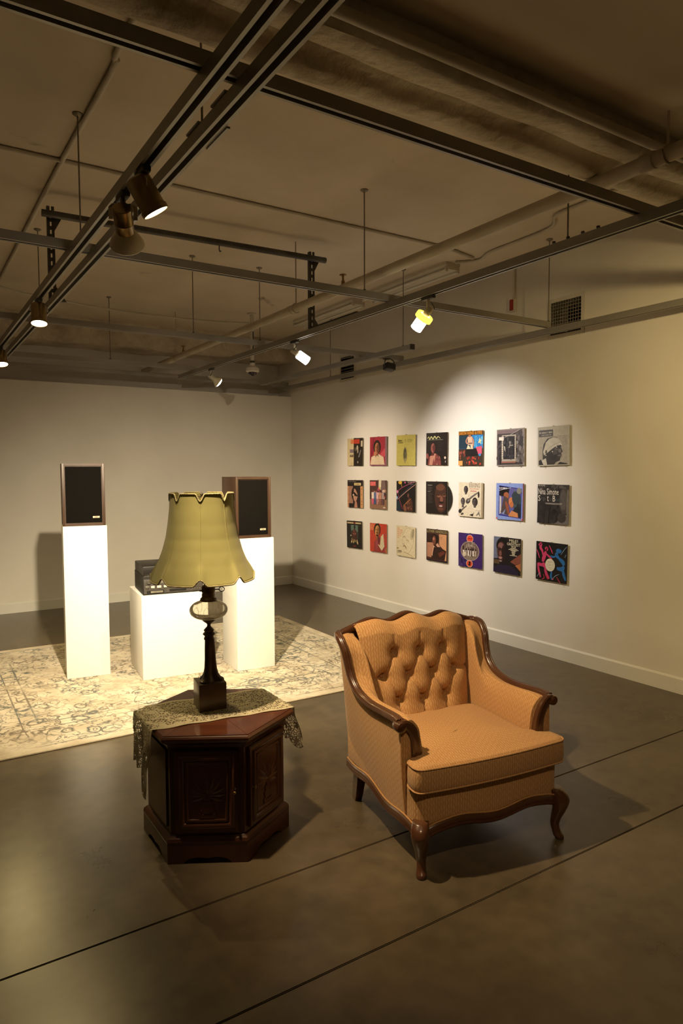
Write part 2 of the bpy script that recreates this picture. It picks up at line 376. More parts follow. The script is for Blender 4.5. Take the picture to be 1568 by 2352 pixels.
# ------------------------------------------------------------ stereo on the low plinth
def stereo():
    r = empty('record_player_stereo', (0, 0, 0), rC-R(2)); r.location = Vector((cC.x, cC.y, .6135))+Matrix.Rotation(rC, 3, 'Z') @ Vector((.0, -.02, 0))
    tag(r, 'black vintage record player stereo with silver controls on the low white plinth', 'stereo')
    BK = mat('black_vinyl_case', (.012, .010, .009), (.022, .019, .016), rough=.55, scale=30, bump=.1, bscale=300, spec=.25)
    SV = mat('brushed_silver_trim', (.52, .49, .44), (.40, .37, .33), rough=.3, metal=.9, scale=40, stretch=(.05, 1, 1))
    DG = mat('dark_grey_fascia', (.055, .048, .044), (.08, .07, .065), rough=.4, scale=20)
    w, d = .43, .40; f = -d/2
    box('case', (0, 0, .068), (w, d, .136), BK, r, bev=.004)
    lid = box('lid', (0, .006, .171), (w-.006, d-.012, .068), mat('smoked_lid', (.010, .008, .007), (.016, .013, .011), rough=.4, scale=6), r, bev=.006)
    box('hinge_strip', (0, f+.004, .1365), (w-.02, .006, .004), SV, lid)
    box('fascia', (0, f-.003, .062), (w-.012, .006, .104), DG, r, bev=.001)
    box('dial_glass', (.03, f-.0065, .094), (.26, .003, .026), mat('tuner_dial', (.10, .09, .075), (.20, .18, .15), rough=.15, scale=90, stretch=(1, 1, .02)), r)
    for i, x in enumerate((-.175, -.135)):
        k = lathe('knob', [(0, 0), (.014, 0), (.014, .012), (.012, .015), (0, .015)], SV, r, n=20, c=(x, f-.006, .094), axis=(0, -1, 0), caps=False)
    for x, cw in ((-.185, .026), (-.148, .026), (-.104, .03), (-.06, .022), (-.02, .022), (.02, .022), (.075, .03), (.12, .022)):
        box('push_button', (x, f-.010, .058), (cw, .010, .016), SV if int(x*1000) % 2 else mat('ivory_plastic', (.72, .66, .52), (.66, .6, .46), rough=.4, scale=40), r, bev=.002)
    box('tape_slot', (-.13, f-.0075, .022), (.12, .005, .018), mat('slot_black', (.008, .007, .006), rough=.5), r)
    box('tape_door', (-.12, f-.0105, .022), (.085, .004, .013), mat('tape_door_gloss', (.55, .50, .38), (.30, .28, .22), rough=.15, metal=.5, scale=25, stretch=(1, 1, .05)), r, bev=.001)
    box('tape_slot', (.03, f-.0075, .026), (.12, .005, .014), mat('slot_black', (.008, .007, .006), rough=.5), r)
    for i in range(4): box('jack', (.135+.018*i, f-.0075, .026), (.008, .004, .008), SV, r, bev=.001)
    box('chrome_edge', (0, f-.007, .041), (w-.02, .003, .003), SV, r)
stereo()
# ------------------------------------------------------------ hexagonal end table
TX, TY, TZ = 1.065, 2.632, .505
DW = mat('dark_cherry_wood', (.062, .021, .011), (.115, .041, .020), rough=.30, scale=6, stretch=(1, 1, .12), coat=.35, contrast=(.3, .7))
TW = mat('cherry_veneer', (.085, .024, .012), (.16, .052, .024), rough=.22, scale=5, stretch=(6, .35, 1), coat=.6, contrast=(.3, .7))
def hexv(Rr, k): a = R(30+60*k); return Vector((Rr*math.cos(a), Rr*math.sin(a), 0))
def hexprism(name, prof, m, parent):
    """prof: (R, z) rings"""
    V = []; F = []; n = len(prof)
    for r, z in prof:
        for k in range(6): V.append(hexv(r, k)+Vector((0, 0, z)))
    for i in range(n-1):
        for k in range(6): F.append((i*6+k, i*6+(k+1) % 6, (i+1)*6+(k+1) % 6, (i+1)*6+k))
    F.append(tuple(range(5, -1, -1))); F.append(tuple((n-1)*6+k for k in range(6)))
    return obj(name, V, F, m, parent)
def end_table():
    r = empty('hexagonal_end_table', (TX, TY, 0)); tag(r, 'dark cherry hexagonal end table with carved cabinet doors beside the armchair', 'table')
    hexprism('cabinet_body', [(.282, .062), (.282, .462)], DW, r)
    hexprism('top_moulding', [(.282, .444), (.288, .448), (.294, .462), (.304, .470), (.304, .474)], DW, r)
    hexprism('base_moulding', [(.290, .058), (.302, .070), (.304, .084), (.300, .096), (.290, .104), (.282, .108)], DW, r)
    top = hexprism('table_top', [(.312, .474), (.322, .479), (.326, .486), (.326, .494), (.321, .500), (.318, .5025)], DW, r)
    for k in range(6):
        a, b = hexv(.316, k), hexv(.316, k+1); ang = math.atan2((a+b).y, (a+b).x); c = (a+b)/3
        q = [Vector((0, 0, 0)), a, b]; q = [c+(p-c)*.994 for p in q]; mi = Matrix.Rotation(-ang, 3, 'Z')
        V = [mi @ p+Vector((0, 0, .5022)) for p in q]+[mi @ p+Vector((0, 0, TZ)) for p in q]
        o = obj('veneer', V, [(2, 1, 0), (3, 4, 5), (0, 1, 4, 3), (1, 2, 5, 4), (2, 0, 3, 5)], TW, top); o.rotation_euler = (0, 0, ang)
    # scalloped plinth boards
    for k in range(6):
        a, b = hexv(.303, k), hexv(.303, k+1); mid = (a+b)/2; ang = math.atan2(mid.y, mid.x); L = (b-a).length; ap = mid.length
        pr = [(-L/2, .072), (-L/2, 0), (-L/2+.062, 0)]
        for i in range(13):
            t = i/12; s = (-L/2+.062)+(L-.124)*t; pr.append((s, .006+.022*math.sin(PI*t)**.5*(1 if abs(t-.5) > .22 else .62+.38*abs(t-.5)/.22)))
        pr += [(L/2-.062, 0), (L/2, 0), (L/2, .072)]
        n = len(pr); V = [(ap, s, z) for s, z in pr]+[(ap-.02, s*.935, z) for s, z in pr]
        F = [tuple(range(n)), tuple(range(2*n-1, n-1, -1))]+[(i, (i+1) % n, n+(i+1) % n, n+i) for i in range(n)]
        o = obj('plinth_board', V, F, DW, r); o.rotation_euler = (0, 0, ang)
    # doors and side panels on the six faces
    for k in range(6):
        a, b = hexv(.282, k), hexv(.282, k+1); mid = (a+b)/2; ang = math.atan2(mid.y, mid.x); ap = mid.length; L = (b-a).length
        door = k in (3, 4)
        nm = 'door' if door else 'side_panel'
        wd, z0, z1 = (L*.86, .120, .438) if door else (L*.80, .125, .432)
        cz = (z0+z1)/2; h = z1-z0; th = .014 if door else .006
        bm = bmesh.new(); bm_box(bm, (ap+th/2, 0, cz), (th, wd, h)); bmesh.ops.bevel(bm, geom=bm.edges[:], offset=.003, segments=2, affect='EDGES')
        d = soft(bmobj(nm, bm, DW, r)); d.rotation_euler = (0, 0, ang)
        if not door: continue
        # moulded frame and raised panel
        pr = [(-.011, 0), (-.009, .006), (-.004, .009), (.002, .010), (.007, .007), (.011, 0)]
        for rr, inset in ((1, .026), (.6, .046)):
            yy = wd/2-inset; z_a, z_b = z0+inset, z1-inset; cs = [(-yy, z_a), (yy, z_a), (yy, z_b), (-yy, z_b)]
            V = []; F = []
            for ci, (y, z) in enumerate(cs):
                oy, oz = (1 if y > 0 else -1), (1 if z > cz else -1)
                for q in pr: V.append((ap+th+q[1]*rr-.001, y+oy*q[0]*rr, z+oz*q[0]*rr))
            m_ = len(pr)
            for ci in range(4):
                for j in range(m_-1): F.append((ci*m_+j, ((ci+1) % 4)*m_+j, ((ci+1) % 4)*m_+j+1, ci*m_+j+1))
            f = obj('panel_moulding', V, F, DW, d); soft(f, 50)
        # carved spray of leaves in a vase
        bm = bmesh.new()
        def leaf(cy, cz2, ln, wdt, an):
            c, s = math.cos(an), math.sin(an); pts = [(0, 0), (.3, .5), (.6, .5), (1, 0), (.6, -.5), (.3, -.5)]
            vs = [bm.verts.new((ap+th+.0006, cy+(p[0]*ln)*s+(p[1]*wdt)*c, cz2+(p[0]*ln)*c-(p[1]*wdt)*s)) for p in pts]
            tp = bm.verts.new((ap+th+.005, cy+.45*ln*s, cz2+.45*ln*c))
            for i in range(6): bm.faces.new((vs[i], vs[(i+1) % 6], tp))
        bz = cz-.015
        for i in range(11):
            an = -1.9+3.8*i/10; leaf(0, bz, .075+.012*math.cos(an), .016, an); leaf(.012*math.sin(an*2), bz+.004, .045, .012, an*.8+.1)
        for i, (wv, zz) in enumerate(((.012, -.01), (.020, -.03), (.026, -.05), (.022, -.068), (.030, -.078))):
            leaf(-wv, bz+zz-.006, .014, 2*wv*.0+.012, PI/2) if i < 4 else None
            bm_box(bm, (ap+th+.001, 0, bz+zz), (.004, 2*wv, .019))
        dc = bmobj('carved_bouquet', bm, DW, d); soft(dc, 25)
        side = 1 if k == 3 else -1
        lathe('knob', [(0, 0), (.004, 0), (.003, .008), (.006, .012), (.006, .016), (.003, .019), (0, .019)], mat('antique_brass', (.45, .33, .14), (.30, .2, .08), rough=.35, metal=.9, scale=60), d, n=14, c=(ap+th, side*(wd/2-.014), cz), axis=(1, 0, 0), caps=False)
end_table()

# ------------------------------------------------------------ lace runner draped over the table
def lace_mat():
    m = bpy.data.materials.new('ivory_lace'); m.use_nodes = True; nt = m.node_tree; L = nt.links.new
    b = nt.nodes['Principled BSDF']; b.inputs['Roughness'].default_value = .9; b.inputs['Base Color'].default_value = (.66, .60, .42, 1); b.inputs['Specular IOR Level'].default_value = .1
    tc = N(nt, 'ShaderNodeTexCoord'); uv = tc.outputs['UV']
    v1 = N(nt, 'ShaderNodeTexVoronoi', feature='DISTANCE_TO_EDGE'); v1.inputs['Scale'].default_value = 85; L(uv, v1.inputs['Vector'])
    n1 = N(nt, 'ShaderNodeTexNoise'); n1.inputs['Scale'].default_value = 19; n1.inputs['Detail'].default_value = 3; n1.inputs['Distortion'].default_value = 1.2; L(uv, n1.inputs['Vector'])
    a = N(nt, 'ShaderNodeMath', operation='LESS_THAN'); a.inputs[1].default_value = .11; L(v1.outputs['Distance'], a.inputs[0])
    c = N(nt, 'ShaderNodeMath', operation='GREATER_THAN'); c.inputs[1].default_value = .58; L(n1.outputs['Fac'], c.inputs[0])
    sp = N(nt, 'ShaderNodeSeparateXYZ'); L(uv, sp.inputs[0])
    ab = N(nt, 'ShaderNodeMath', operation='ABSOLUTE'); L(sp.outputs[1], ab.inputs[0])
    ed = N(nt, 'ShaderNodeMath', operation='GREATER_THAN'); ed.inputs[1].default_value = .134; L(ab.outputs[0], ed.inputs[0])
    m1 = N(nt, 'ShaderNodeMath', operation='MAXIMUM'); L(a.outputs[0], m1.inputs[0]); L(c.outputs[0], m1.inputs[1])
    m2 = N(nt, 'ShaderNodeMath', operation='MAXIMUM'); L(m1.outputs[0], m2.inputs[0]); L(ed.outputs[0], m2.inputs[1])
    al = N(nt, 'ShaderNodeMapRange'); al.inputs[3].default_value = .10; al.inputs[4].default_value = .90; L(m2.outputs[0], al.inputs[0]); L(al.outputs[0], b.inputs['Alpha'])
    bp = N(nt, 'ShaderNodeBump'); bp.inputs['Strength'].default_value = .5; bp.inputs['Distance'].default_value = .002; L(m1.outputs[0], bp.inputs['Height']); L(bp.outputs[0], b.inputs['Normal'])
    return m
def lace():
    d = Vector((math.cos(R(-7.5)), math.sin(R(-7.5)), 0)); n = Vector((-d.y, d.x, 0)); c0 = Vector((TX+.0, TY+.030, 0)); RH = .329
    hx = [hexv(RH, k)+Vector((TX, TY, 0)) for k in range(6)]
    def inside_range(p):
        lo, hi = -9, 9
        for k in range(6):
            a, b = hx[k], hx[(k+1) % 6]; e = b-a; nn = Vector((e.y, -e.x, 0))
            den = d.dot(nn); num = (a-p).dot(nn)
            if abs(den) < 1e-6: continue
            t = num/den
            if den > 0: hi = min(hi, t)
            else: lo = max(lo, t)
        return lo, hi
    NS, NT = 110, 44; V = []; UVs = []
    for j in range(NT+1):
        t = -.15+.30*j/NT; p = c0+n*t; lo, hi = inside_range(p)
        Ll = .205+.085*ss(-.06, -.15, t)+.006*math.sin(t*60); Lr = .185+.012*math.sin(t*50+1)
        for i in range(NS+1):
            f = i/NS; s = lo-Ll+(hi-lo+Ll+Lr)*f
            tt = t+.004*math.sin(s*42+.6)*ss(.10, .15, abs(t))
            q = c0+n*tt
            if s < lo:
                e = lo-s; o = .006+.010*(1-math.cos(min(e/.02, PI)))*.3+.010*math.sin(t*55+e*6)*ss(.02, .12, e)+.02*ss(.0, .2, e)*ss(-.05, -.15, t)
                w = q+d*lo-d*o-n*(.03*ss(.05, .2, e)*(t/.15)); z = TZ+.0025-max(0, e-.004)
            elif s > hi:
                e = s-hi; o = .006+.010*math.sin(t*48+e*5+1)*ss(.02, .12, e)+.030*ss(0, .18, e)
                w = q+d*hi+d*o; z = TZ+.0025-max(0, e-.004)
            else:
                w = q+d*s; z = TZ+.0025+.0012*math.sin(s*34)*math.sin(t*40+s*9)**2
            V.append((w.x-TX, w.y-TY, z-TZ)); UVs.append((s, t))
    F = [(j*(NS+1)+i, j*(NS+1)+i+1, (j+1)*(NS+1)+i+1, (j+1)*(NS+1)+i) for j in range(NT) for i in range(NS)]
    me = bpy.data.meshes.new('lace_runner'); me.from_pydata(V, [], F); l = me.uv_layers.new(name='UVMap')
    for p in me.polygons:
        for li in p.loop_indices: l.data[li].uv = UVs[me.loops[li].vertex_index]
    o = link('lace_runner', me, lace_mat(), None, True); o.location = (TX, TY, TZ)
    sm = o.modifiers.new('thick', 'SOLIDIFY'); sm.thickness = .0009; sm.offset = 0
    tag(o, 'ivory lace runner hanging over both sides of the dark end table', 'table runner')
lace()

# ------------------------------------------------------------ table lamp
def table_lamp():
    r = empty('table_lamp', (1.062, 2.678, TZ+.004), R(-9)); tag(r, 'antique oil-style table lamp with yellow scalloped shade and clear glass font', 'lamp')
    BZ = mat('aged_bronze', (.060, .043, .030), (.105, .076, .052), rough=.45, metal=.7, scale=14, bump=.15, bscale=60)
    BS = mat('bronze_block', (.105, .072, .044), (.13, .09, .056), rough=.3, metal=.1, scale=5)
    box('base_block', (0, 0, .056), (.114, .114, .112), BS, r, bev=.0015)
    def tri(rr, z, a):
        lob = .5+.5*math.cos(3*a+.6); k = ss(.30, .14, z)
        return rr*(1-.18*(1-lob)-.26*(1-lob)*k+.012*math.sin(18*a)), z
    lathe('column', [(0, .112), (.060, .112), (.058, .119), (.046, .126), (.037, .140), (.031, .160), (.027, .20), (.024, .25), (.0215, .287), (.0215, .290)], BZ, r, n=72, fn=tri, caps=False)
    lathe('collar', [(0, .286), (.021, .286), (.021, .293), (.0185, .297), (.019, .302), (.026, .308), (.024, .313), (.018, .318), (.022, .325), (.017, .332), (.009, .340), (.007, .347), (.010, .354), (.020, .361), (.028, .368), (.029, .372), (0, .372)], BZ, r, n=36, caps=False)
    g = bpy.data.materials.new('clear_glass'); g.use_nodes = True; gn = g.node_tree; gn.nodes.remove(gn.nodes['Principled BSDF'])
    nzg = N(gn, 'ShaderNodeTexNoise', i_Scale=30.); bpg = N(gn, 'ShaderNodeBump'); bpg.inputs['Strength'].default_value = .05; bpg.inputs['Distance'].default_value = .002
    gn.links.new(nzg.outputs['Fac'], bpg.inputs['Height'])
    gg = N(gn, 'ShaderNodeBsdfGlossy'); gg.inputs['Roughness'].default_value = .03; gt = N(gn, 'ShaderNodeBsdfTransparent'); gt.inputs[0].default_value = (.95, .93, .86, 1); fr = N(gn, 'ShaderNodeFresnel'); fr.inputs[0].default_value = 1.22; mxg = N(gn, 'ShaderNodeMixShader')
    gn.links.new(bpg.outputs[0], gg.inputs['Normal']); gn.links.new(fr.outputs[0], mxg.inputs[0]); gn.links.new(gt.outputs[0], mxg.inputs[1]); gn.links.new(gg.outputs[0], mxg.inputs[2]); gd = N(gn, 'ShaderNodeBsdfTranslucent'); gd.inputs[0].default_value = (.9, .86, .76, 1); mg2 = N(gn, 'ShaderNodeMixShader'); mg2.inputs[0].default_value = .24; gn.links.new(mxg.outputs[0], mg2.inputs[1]); gn.links.new(gd.outputs[0], mg2.inputs[2]); gn.links.new(mg2.outputs[0], gn.nodes['Material Output'].inputs[0])
    pr = []
    for i in range(25):
        t = PI*i/24; pr.append((max(.001, .0785*math.sin(t)**.75), .411-.040*math.cos(t)))
    def coin(rr, z, a):
        k = 0
        zz = (z-.411)/.040
        for row, ph in ((0, 0),):
            q = (math.cos(12*a)*.5+.5); k += q*math.exp(-((zz-.0)/.45)**2)
        return rr*(1-.030*k), z
    outer = pr; inner = [(max(.0005, x*.945-.0015), .411+(z-.411)*.93) for x, z in pr][::-1]
    gl = lathe('glass_font', outer, g, r, n=96, fn=coin, caps=False, sharp=80)
    ov = mat('pressed_glass_line', (.80, .75, .62), (.70, .65, .52), rough=.2, scale=40); ov.node_tree.nodes['Principled BSDF'].inputs['Alpha'].default_value = .35
    for k in range(10):
        a0 = 2*PI*k/10; pts = []
        for i in range(20):
            q = 2*PI*i/20; a = a0+.17*math.cos(q); zz = .411+.021*math.sin(q); t = math.acos(max(-1, min(1, (.411-zz)/.040))); rr = .0785*math.sin(t)**.75*(1-.030*(math.cos(12*a)*.5+.5)*math.exp(-((zz-.411)/.040/.45)**2))+.0004
            pts.append((rr*math.cos(a), rr*math.sin(a), zz))
        tube('pressed_oval', pts, .0008, ov, gl, n=5, closed=True)
    lathe('burner', [(0, .449), (.034, .449), (.036, .452), (.033, .456), (.034, .459), (.028, .464), (.0265, .472), (.028, .474), (.0265, .477), (.0255, .484), (.0285, .488), (.0275, .492), (.0285, .496), (.0275, .50), (.0285, .506), (.025, .512), (.016, .518), (0, .518)], mat('burner_brass', (.10, .062, .03), (.16, .10, .05), rough=.4, metal=.8, scale=30), r, n=40, caps=False)
    kn = [(0.027, 0, .497), (.040, 0, .497)]
    k1 = tube('wick_key', [(.024, -.01, .497), (.044, -.018, .497)], .0022, BZ, r, n=8)
    cx = Vector((.0515, -.021, .498)); lp = [cx+Vector((.0095*math.cos(a)*.93*(1+.25*math.cos(2*a)), .0095*math.cos(a)*-.37, .0105*math.sin(a))) for a in [2*PI*i/20 for i in range(20)]]
    tube('key_loop', lp, .0019, BZ, k1, n=6, closed=True)
    tube('wick_key', [(-.024, .004, .492), (-.036, .006, .492)], .003, BZ, r, n=8)
    # socket, harp and finial inside the shade
    lathe('socket', [(0, .516), (.016, .516), (.016, .575), (.018, .58), (.018, .60), (0, .60)], mat('socket_black', (.02, .018, .016), rough=.5), r, n=20, caps=False)
    hp = spline([(.014, 0, .53), (.05, 0, .60), (.062, 0, .70), (.045, 0, .82), (0, 0, .885), (-.045, 0, .82), (-.062, 0, .70), (-.05, 0, .60), (-.014, 0, .53)], 6)
    tube('harp', [p+Vector((-.019, .010, 0))*min(1, (p.z-.53)/.07) for p in hp], .0018, BZ, r, n=6)
    lathe('finial', [(0, .885), (.006, .885), (.004, .890), (.007, .894), (.004, .899), (0, .901)], BZ, r, n=14, c=(-.019, .010, 0), caps=False)
    # bell shade: eight bowed gores, scalloped at both rims
    SHO = Vector((-.019, .010, 0)); zt, zb = .885, .548; NG = 8; ph = R(-12+32.8+9-90)
    prof = [(0, .134), (.12, .1355), (.33, .1425), (.5, .152), (.65, .166), (.8, .184), (.92, .202), (1, .215)]
    def rad(t):
        for (a, x), (c, y) in zip(prof, prof[1:]):
            if t <= c:
                f = (t-a)/(c-a); return x+(y-x)*f
        return prof[-1][1]
    def shade_pt(a, t, off=0):
        g_ = ((a-ph)*NG/(2*PI)) % 1; w = abs(2*g_-1)         # w = 1 at the seams
        q = 1-w**2.2
        rr = (rad(t)-.004)*(math.cos(PI/NG)/math.cos((g_-.5)*2*PI/NG)*.45+.55)*(1+.030*q)+off
        z = zt+(zb-zt)*t
        sc = 1-ss(.62, 1, w)
        z += .026*(sc)*ss(.30, 0, t)*.55-.024*ss(.62, 1, w)*ss(.25, 0, t)*0
        z += -.016*ss(.30, 0, t)*ss(.60, 1., w)+.020*ss(.62, 1., w)*ss(.70, 1, t)-.006*sc*ss(.7, 1, t)
        return Vector((rr*math.cos(a), rr*math.sin(a), z))
    nA, nT = 8*24, 44
    sh = bpy.data.materials.new('silk_shade'); sh.use_nodes = True; nt = sh.node_tree; L = nt.links.new; b = nt.nodes['Principled BSDF']
    b.inputs['Roughness'].default_value = .75; b.inputs['Specular IOR Level'].default_value = .2; b.inputs['Sheen Weight'].default_value = .2
    tc = N(nt, 'ShaderNodeTexCoord'); nz = N(nt, 'ShaderNodeTexNoise', i_Scale=220., i_Detail=2.); n2 = N(nt, 'ShaderNodeTexNoise', i_Scale=6.)
    L(tc.outputs['Object'], nz.inputs['Vector']); L(tc.outputs['Object'], n2.inputs['Vector'])
    rp = N(nt, 'ShaderNodeValToRGB'); e = rp.color_ramp.elements; e[0].color = (.48, .465, .19, 1); e[0].position = .35; e[1].color = (.55, .535, .23, 1); e[1].position = .65; L(n2.outputs['Fac'], rp.inputs[0]); L(rp.outputs[0], b.inputs['Base Color'])
    bp = N(nt, 'ShaderNodeBump'); bp.inputs['Strength'].default_value = .08; bp.inputs['Distance'].default_value = .001; L(nz.outputs['Fac'], bp.inputs['Height']); L(bp.outputs[0], b.inputs['Normal'])
    tl = N(nt, 'ShaderNodeBsdfTranslucent'); tl.inputs[0].default_value = (.6, .5, .22, 1); mx = N(nt, 'ShaderNodeMixShader'); mx.inputs[0].default_value = .18
    L(b.outputs[0], mx.inputs[1]); L(tl.outputs[0], mx.inputs[2]); L(mx.outputs[0], nt.nodes['Material Output'].inputs[0])
    V = [shade_pt(2*PI*i/nA, j/nT) for i in range(nA) for j in range(nT+1)]
    F = [(i*(nT+1)+j, ((i+1) % nA)*(nT+1)+j, ((i+1) % nA)*(nT+1)+j+1, i*(nT+1)+j+1) for i in range(nA) for j in range(nT)]
    s = obj('lamp_shade', V, F, sh, r, True); s.location = SHO
    sm = s.modifiers.new('thick', 'SOLIDIFY'); sm.thickness = .0015
    TR = mat('braid_trim', (.62, .57, .34), (.50, .45, .24), rough=.8, scale=260, bump=.6)
    tube('braid_trim', [shade_pt(2*PI*i/nA, 0, .001) for i in range(nA)], .0032, TR, s, n=8, closed=True)
    tube('braid_trim', [shade_pt(2*PI*i/nA, 1, .001) for i in range(nA)], .0032, TR, s, n=8, closed=True)
    for k in range(NG):
        a = ph+2*PI*k/NG; tube('seam', [shade_pt(a, j/20, .0008) for j in range(21)], .0009, sh, s, n=6)
    # spider ring that carries the shade
    tube('spider', [(-.12, 0, .880), (0, 0, .886), (.12, 0, .880)], .0016, BZ, s, n=6)
table_lamp()
# ------------------------------------------------------------ tufted armchair
def fabric_mat():
    m = bpy.data.materials.new('gold_woven_upholstery'); m.use_nodes = True; nt = m.node_tree; L = nt.links.new
    b = nt.nodes['Principled BSDF']; b.inputs['Roughness'].default_value = .85; b.inputs['Specular IOR Level'].default_value = .15; b.inputs['Sheen Weight'].default_value = .12
    tc = N(nt, 'ShaderNodeTexCoord'); sp = N(nt, 'ShaderNodeSeparateXYZ'); L(tc.outputs['UV'], sp.inputs[0])
    def M(op, a, c=None):
        n = N(nt, 'ShaderNodeMath', operation=op)
        for i, v in enumerate((a, c)):
            if v is None: continue
            if hasattr(v, 'is_linked'): L(v, n.inputs[i])
            else: n.inputs[i].default_value = v
        return n.outputs[0]
    p = .0105
    col = M('DIVIDE', M('ADD', sp.outputs[0], M('MULTIPLY', M('SINE', M('MULTIPLY', sp.outputs[1], 2*PI/.024)), .0014)), p); fl = M('FLOOR', col); fr = M('SUBTRACT', col, fl)
    odd = M('MULTIPLY', M('SINE', M('MULTIPLY', fl, 4.1)), .008)
    ph = M('DIVIDE', M('ADD', M('ADD', sp.outputs[1], odd), M('MULTIPLY', fr, .009)), .026)
    dash = M('SUBTRACT', ph, M('FLOOR', ph))
    s1 = M('SINE', M('MULTIPLY', dash, PI)); s2 = M('SINE', M('MULTIPLY', fr, PI))
    v = M('ADD', M('MULTIPLY', M('POWER', M('ABSOLUTE', s1), 1.3), M('MULTIPLY', M('POWER', M('ABSOLUTE', s2), .8), .45)), M('MULTIPLY', M('POWER', M('ABSOLUTE', s2), 1.4), .55))
    nz = N(nt, 'ShaderNodeTexNoise', i_Scale=260., i_Detail=3.); L(tc.outputs['Object'], nz.inputs['Vector'])
    v2 = M('ADD', M('MULTIPLY', v, .85), M('MULTIPLY', M('SUBTRACT', nz.outputs['Fac'], .5), .5))
    rp = N(nt, 'ShaderNodeValToRGB'); e = rp.color_ramp.elements; e[0].position = .15; e[0].color = (.405, .210, .085, 1); e[1].position = .85; e[1].color = (.53, .325, .145, 1); L(v2, rp.inputs[0]); L(rp.outputs[0], b.inputs['Base Color'])
    bp = N(nt, 'ShaderNodeBump'); bp.inputs['Strength'].default_value = .35; bp.inputs['Distance'].default_value = .0015; L(v2, bp.inputs['Height']); L(bp.outputs[0], b.inputs['Normal'])
    return m
def armchair():
    r = empty('armchair', (1.882, 1.8455, 0), R(-8.3)); tag(r, 'gold tufted armchair with carved dark wood trim and curved front legs', 'armchair')
    FB = fabric_mat()
    WD = mat('polished_walnut', (.055, .020, .009), (.095, .038, .017), rough=.28, scale=9, stretch=(1, 1, .3), coat=.35, contrast=(.3, .7))
    GP = mat('gold_gimp', (.40, .20, .07), (.52, .29, .11), rough=.9, scale=300, bump=.5)
    RC = [(.345, .662, .772), (.367, .642, .771), (.373, .602, .760), (.369, .566, .722), (.363, .546, .665), (.358, .520, .610), (.355, .462, .566), (.352, .365, .546), (.350, .25, .550), (.353, .15, .558), (.356, .098, .556)]
    rail = spline(RC, 7); NR = len(rail)-1
    def rp(t):
        i = min(NR-1, int(t*NR)); f = t*NR-i; return rail[i].lerp(rail[i+1], f)
    CR = [(-.345, .770), (-.28, .790), (-.19, .814), (-.10, .797), (0, .826), (.10, .797), (.19, .814), (.28, .790), (.345, .770)]
    crs = spline([(u, 0, z) for u, z in CR], 8)
    def crown(u):
        for a, b in zip(crs, crs[1:]):
            if a.x <= u <= b.x: return a.z+(b.z-a.z)*(u-a.x)/(b.x-a.x)
        return .770
    vt = lambda u: .662+.016*(1-(u/.345)**2)
    wp = [(-.017, -.012), (-.018, .002), (-.014, .010), (-.009, .012), (-.006, .008), (-.002, .012), (.002, .012), (.006, .008), (.009, .012), (.014, .010), (.018, .002), (.017, -.012)]
    # --- wooden show frame
    V, F = sweep([(p.x, vt(p.x), p.z) for p in crs], wp); soft(obj('top_rail', V, F, WD, r), 45)
    pw = [(b, a) for a, b in wp]
    for s in (-1, 1):
        V = []; F = []; k = len(wp)
        for i, p in enumerate(rail):
            a = rail[max(0, i-1)]; b = rail[min(NR, i+1)]; t = (b-a).normalized(); out = Vector((1, 0, 0)); up_ = (t.cross(out)).normalized()
            out = up_.cross(t).normalized()
            if up_.z < 0 and abs(t.z) < .5: up_ = -up_
            for q in wp: V.append(p+out*q[0]+up_*q[1])
        V = [Vector((s*v.x, v.y, v.z)) for v in V]
        for i in range(NR):
            for j in range(k): F.append((i*k+j, i*k+(j+1) % k, (i+1)*k+(j+1) % k, (i+1)*k+j))
        F.append(tuple(range(k))); F.append(tuple(NR*k+j for j in range(k)))
        soft(obj('arm_rail', V, F, WD, r), 45)
        # front post: flares out into a rolled end
        pp = spline([(.290, .092, .395), (.292, .092, .44), (.299, .090, .485), (.314, .088, .522), (.338, .088, .546), (.358, .088, .548)], 6)
        prof = [(-.020, -.016), (-.016, -.018), (.016, -.018), (.020, -.016), (.020, .012), (.012, .016), (.004, .013), (-.004, .013), (-.012, .016), (-.020, .012)]
        V, F = sweep(pp, [(a, b) for a, b in prof], radii=[1.05-.25*i/(len(pp)-1) for i in range(len(pp))], up=Vector((0, -1, 0)))
        post = soft(obj('arm_post', [(s*v.x, v.y, v.z) for v in V], F, WD, r), 45)
        lathe('arm_scroll', [(0, -.022), (.010, -.022), (.019, -.018), (.021, -.012), (.021, .020), (.018, .026), (0, .026)], WD, post, n=24, c=(s*.362, .092, .540), axis=(0, 1, 0), caps=False)
    # --- seat base with serpentine apron
    fw = lambda u: .190+.018*(1-math.cos(2*PI*u/.325))/2-.010*ss(.26, .325, abs(u))
    fb = lambda u: .006-.016*(1-(u/.33)**2)
    FP = [(-.334, .095), (-.335, .065), (-.331, .038), (-.318, .016), (-.295, .004)]
    FP = FP+[(-.27+.54*i/20, fb(-.27+.54*i/20)) for i in range(21)]+[(-x, y) for x, y in FP[::-1]]
    def base_front(a, b):
        x = a*(len(FP)-1); i = min(len(FP)-2, int(x)); f = x-i; u = FP[i][0]+(FP[i+1][0]-FP[i][0])*f; v = FP[i][1]+(FP[i+1][1]-FP[i][1])*f
        zb = fw(u)-.006; return (u, v, zb+(.322-zb)*b)
    grid('front_panel', base_front, 90, 8, FB, r, uv=True)
    box('seat_base', (0, .335, .256), (.640, .630, .122), FB, r, bev=.012, uv=True)
    ap = [(-.012, -.022), (.010, -.022), (.014, -.016), (.012, -.008), (.015, -.002), (.012, .006), (.014, .012), (.008, .018), (-.012, .018)]
    us = [-.325+.65*i/48 for i in range(49)]
    V, F = sweep([(u, fb(u)-.002, fw(u)-.018) for u in us], ap); soft(obj('front_apron', V, F, WD, r), 40)
    tube('gimp', [(u, fb(u)-.010, fw(u)+.002) for u in us], .0032, GP, r, n=6)
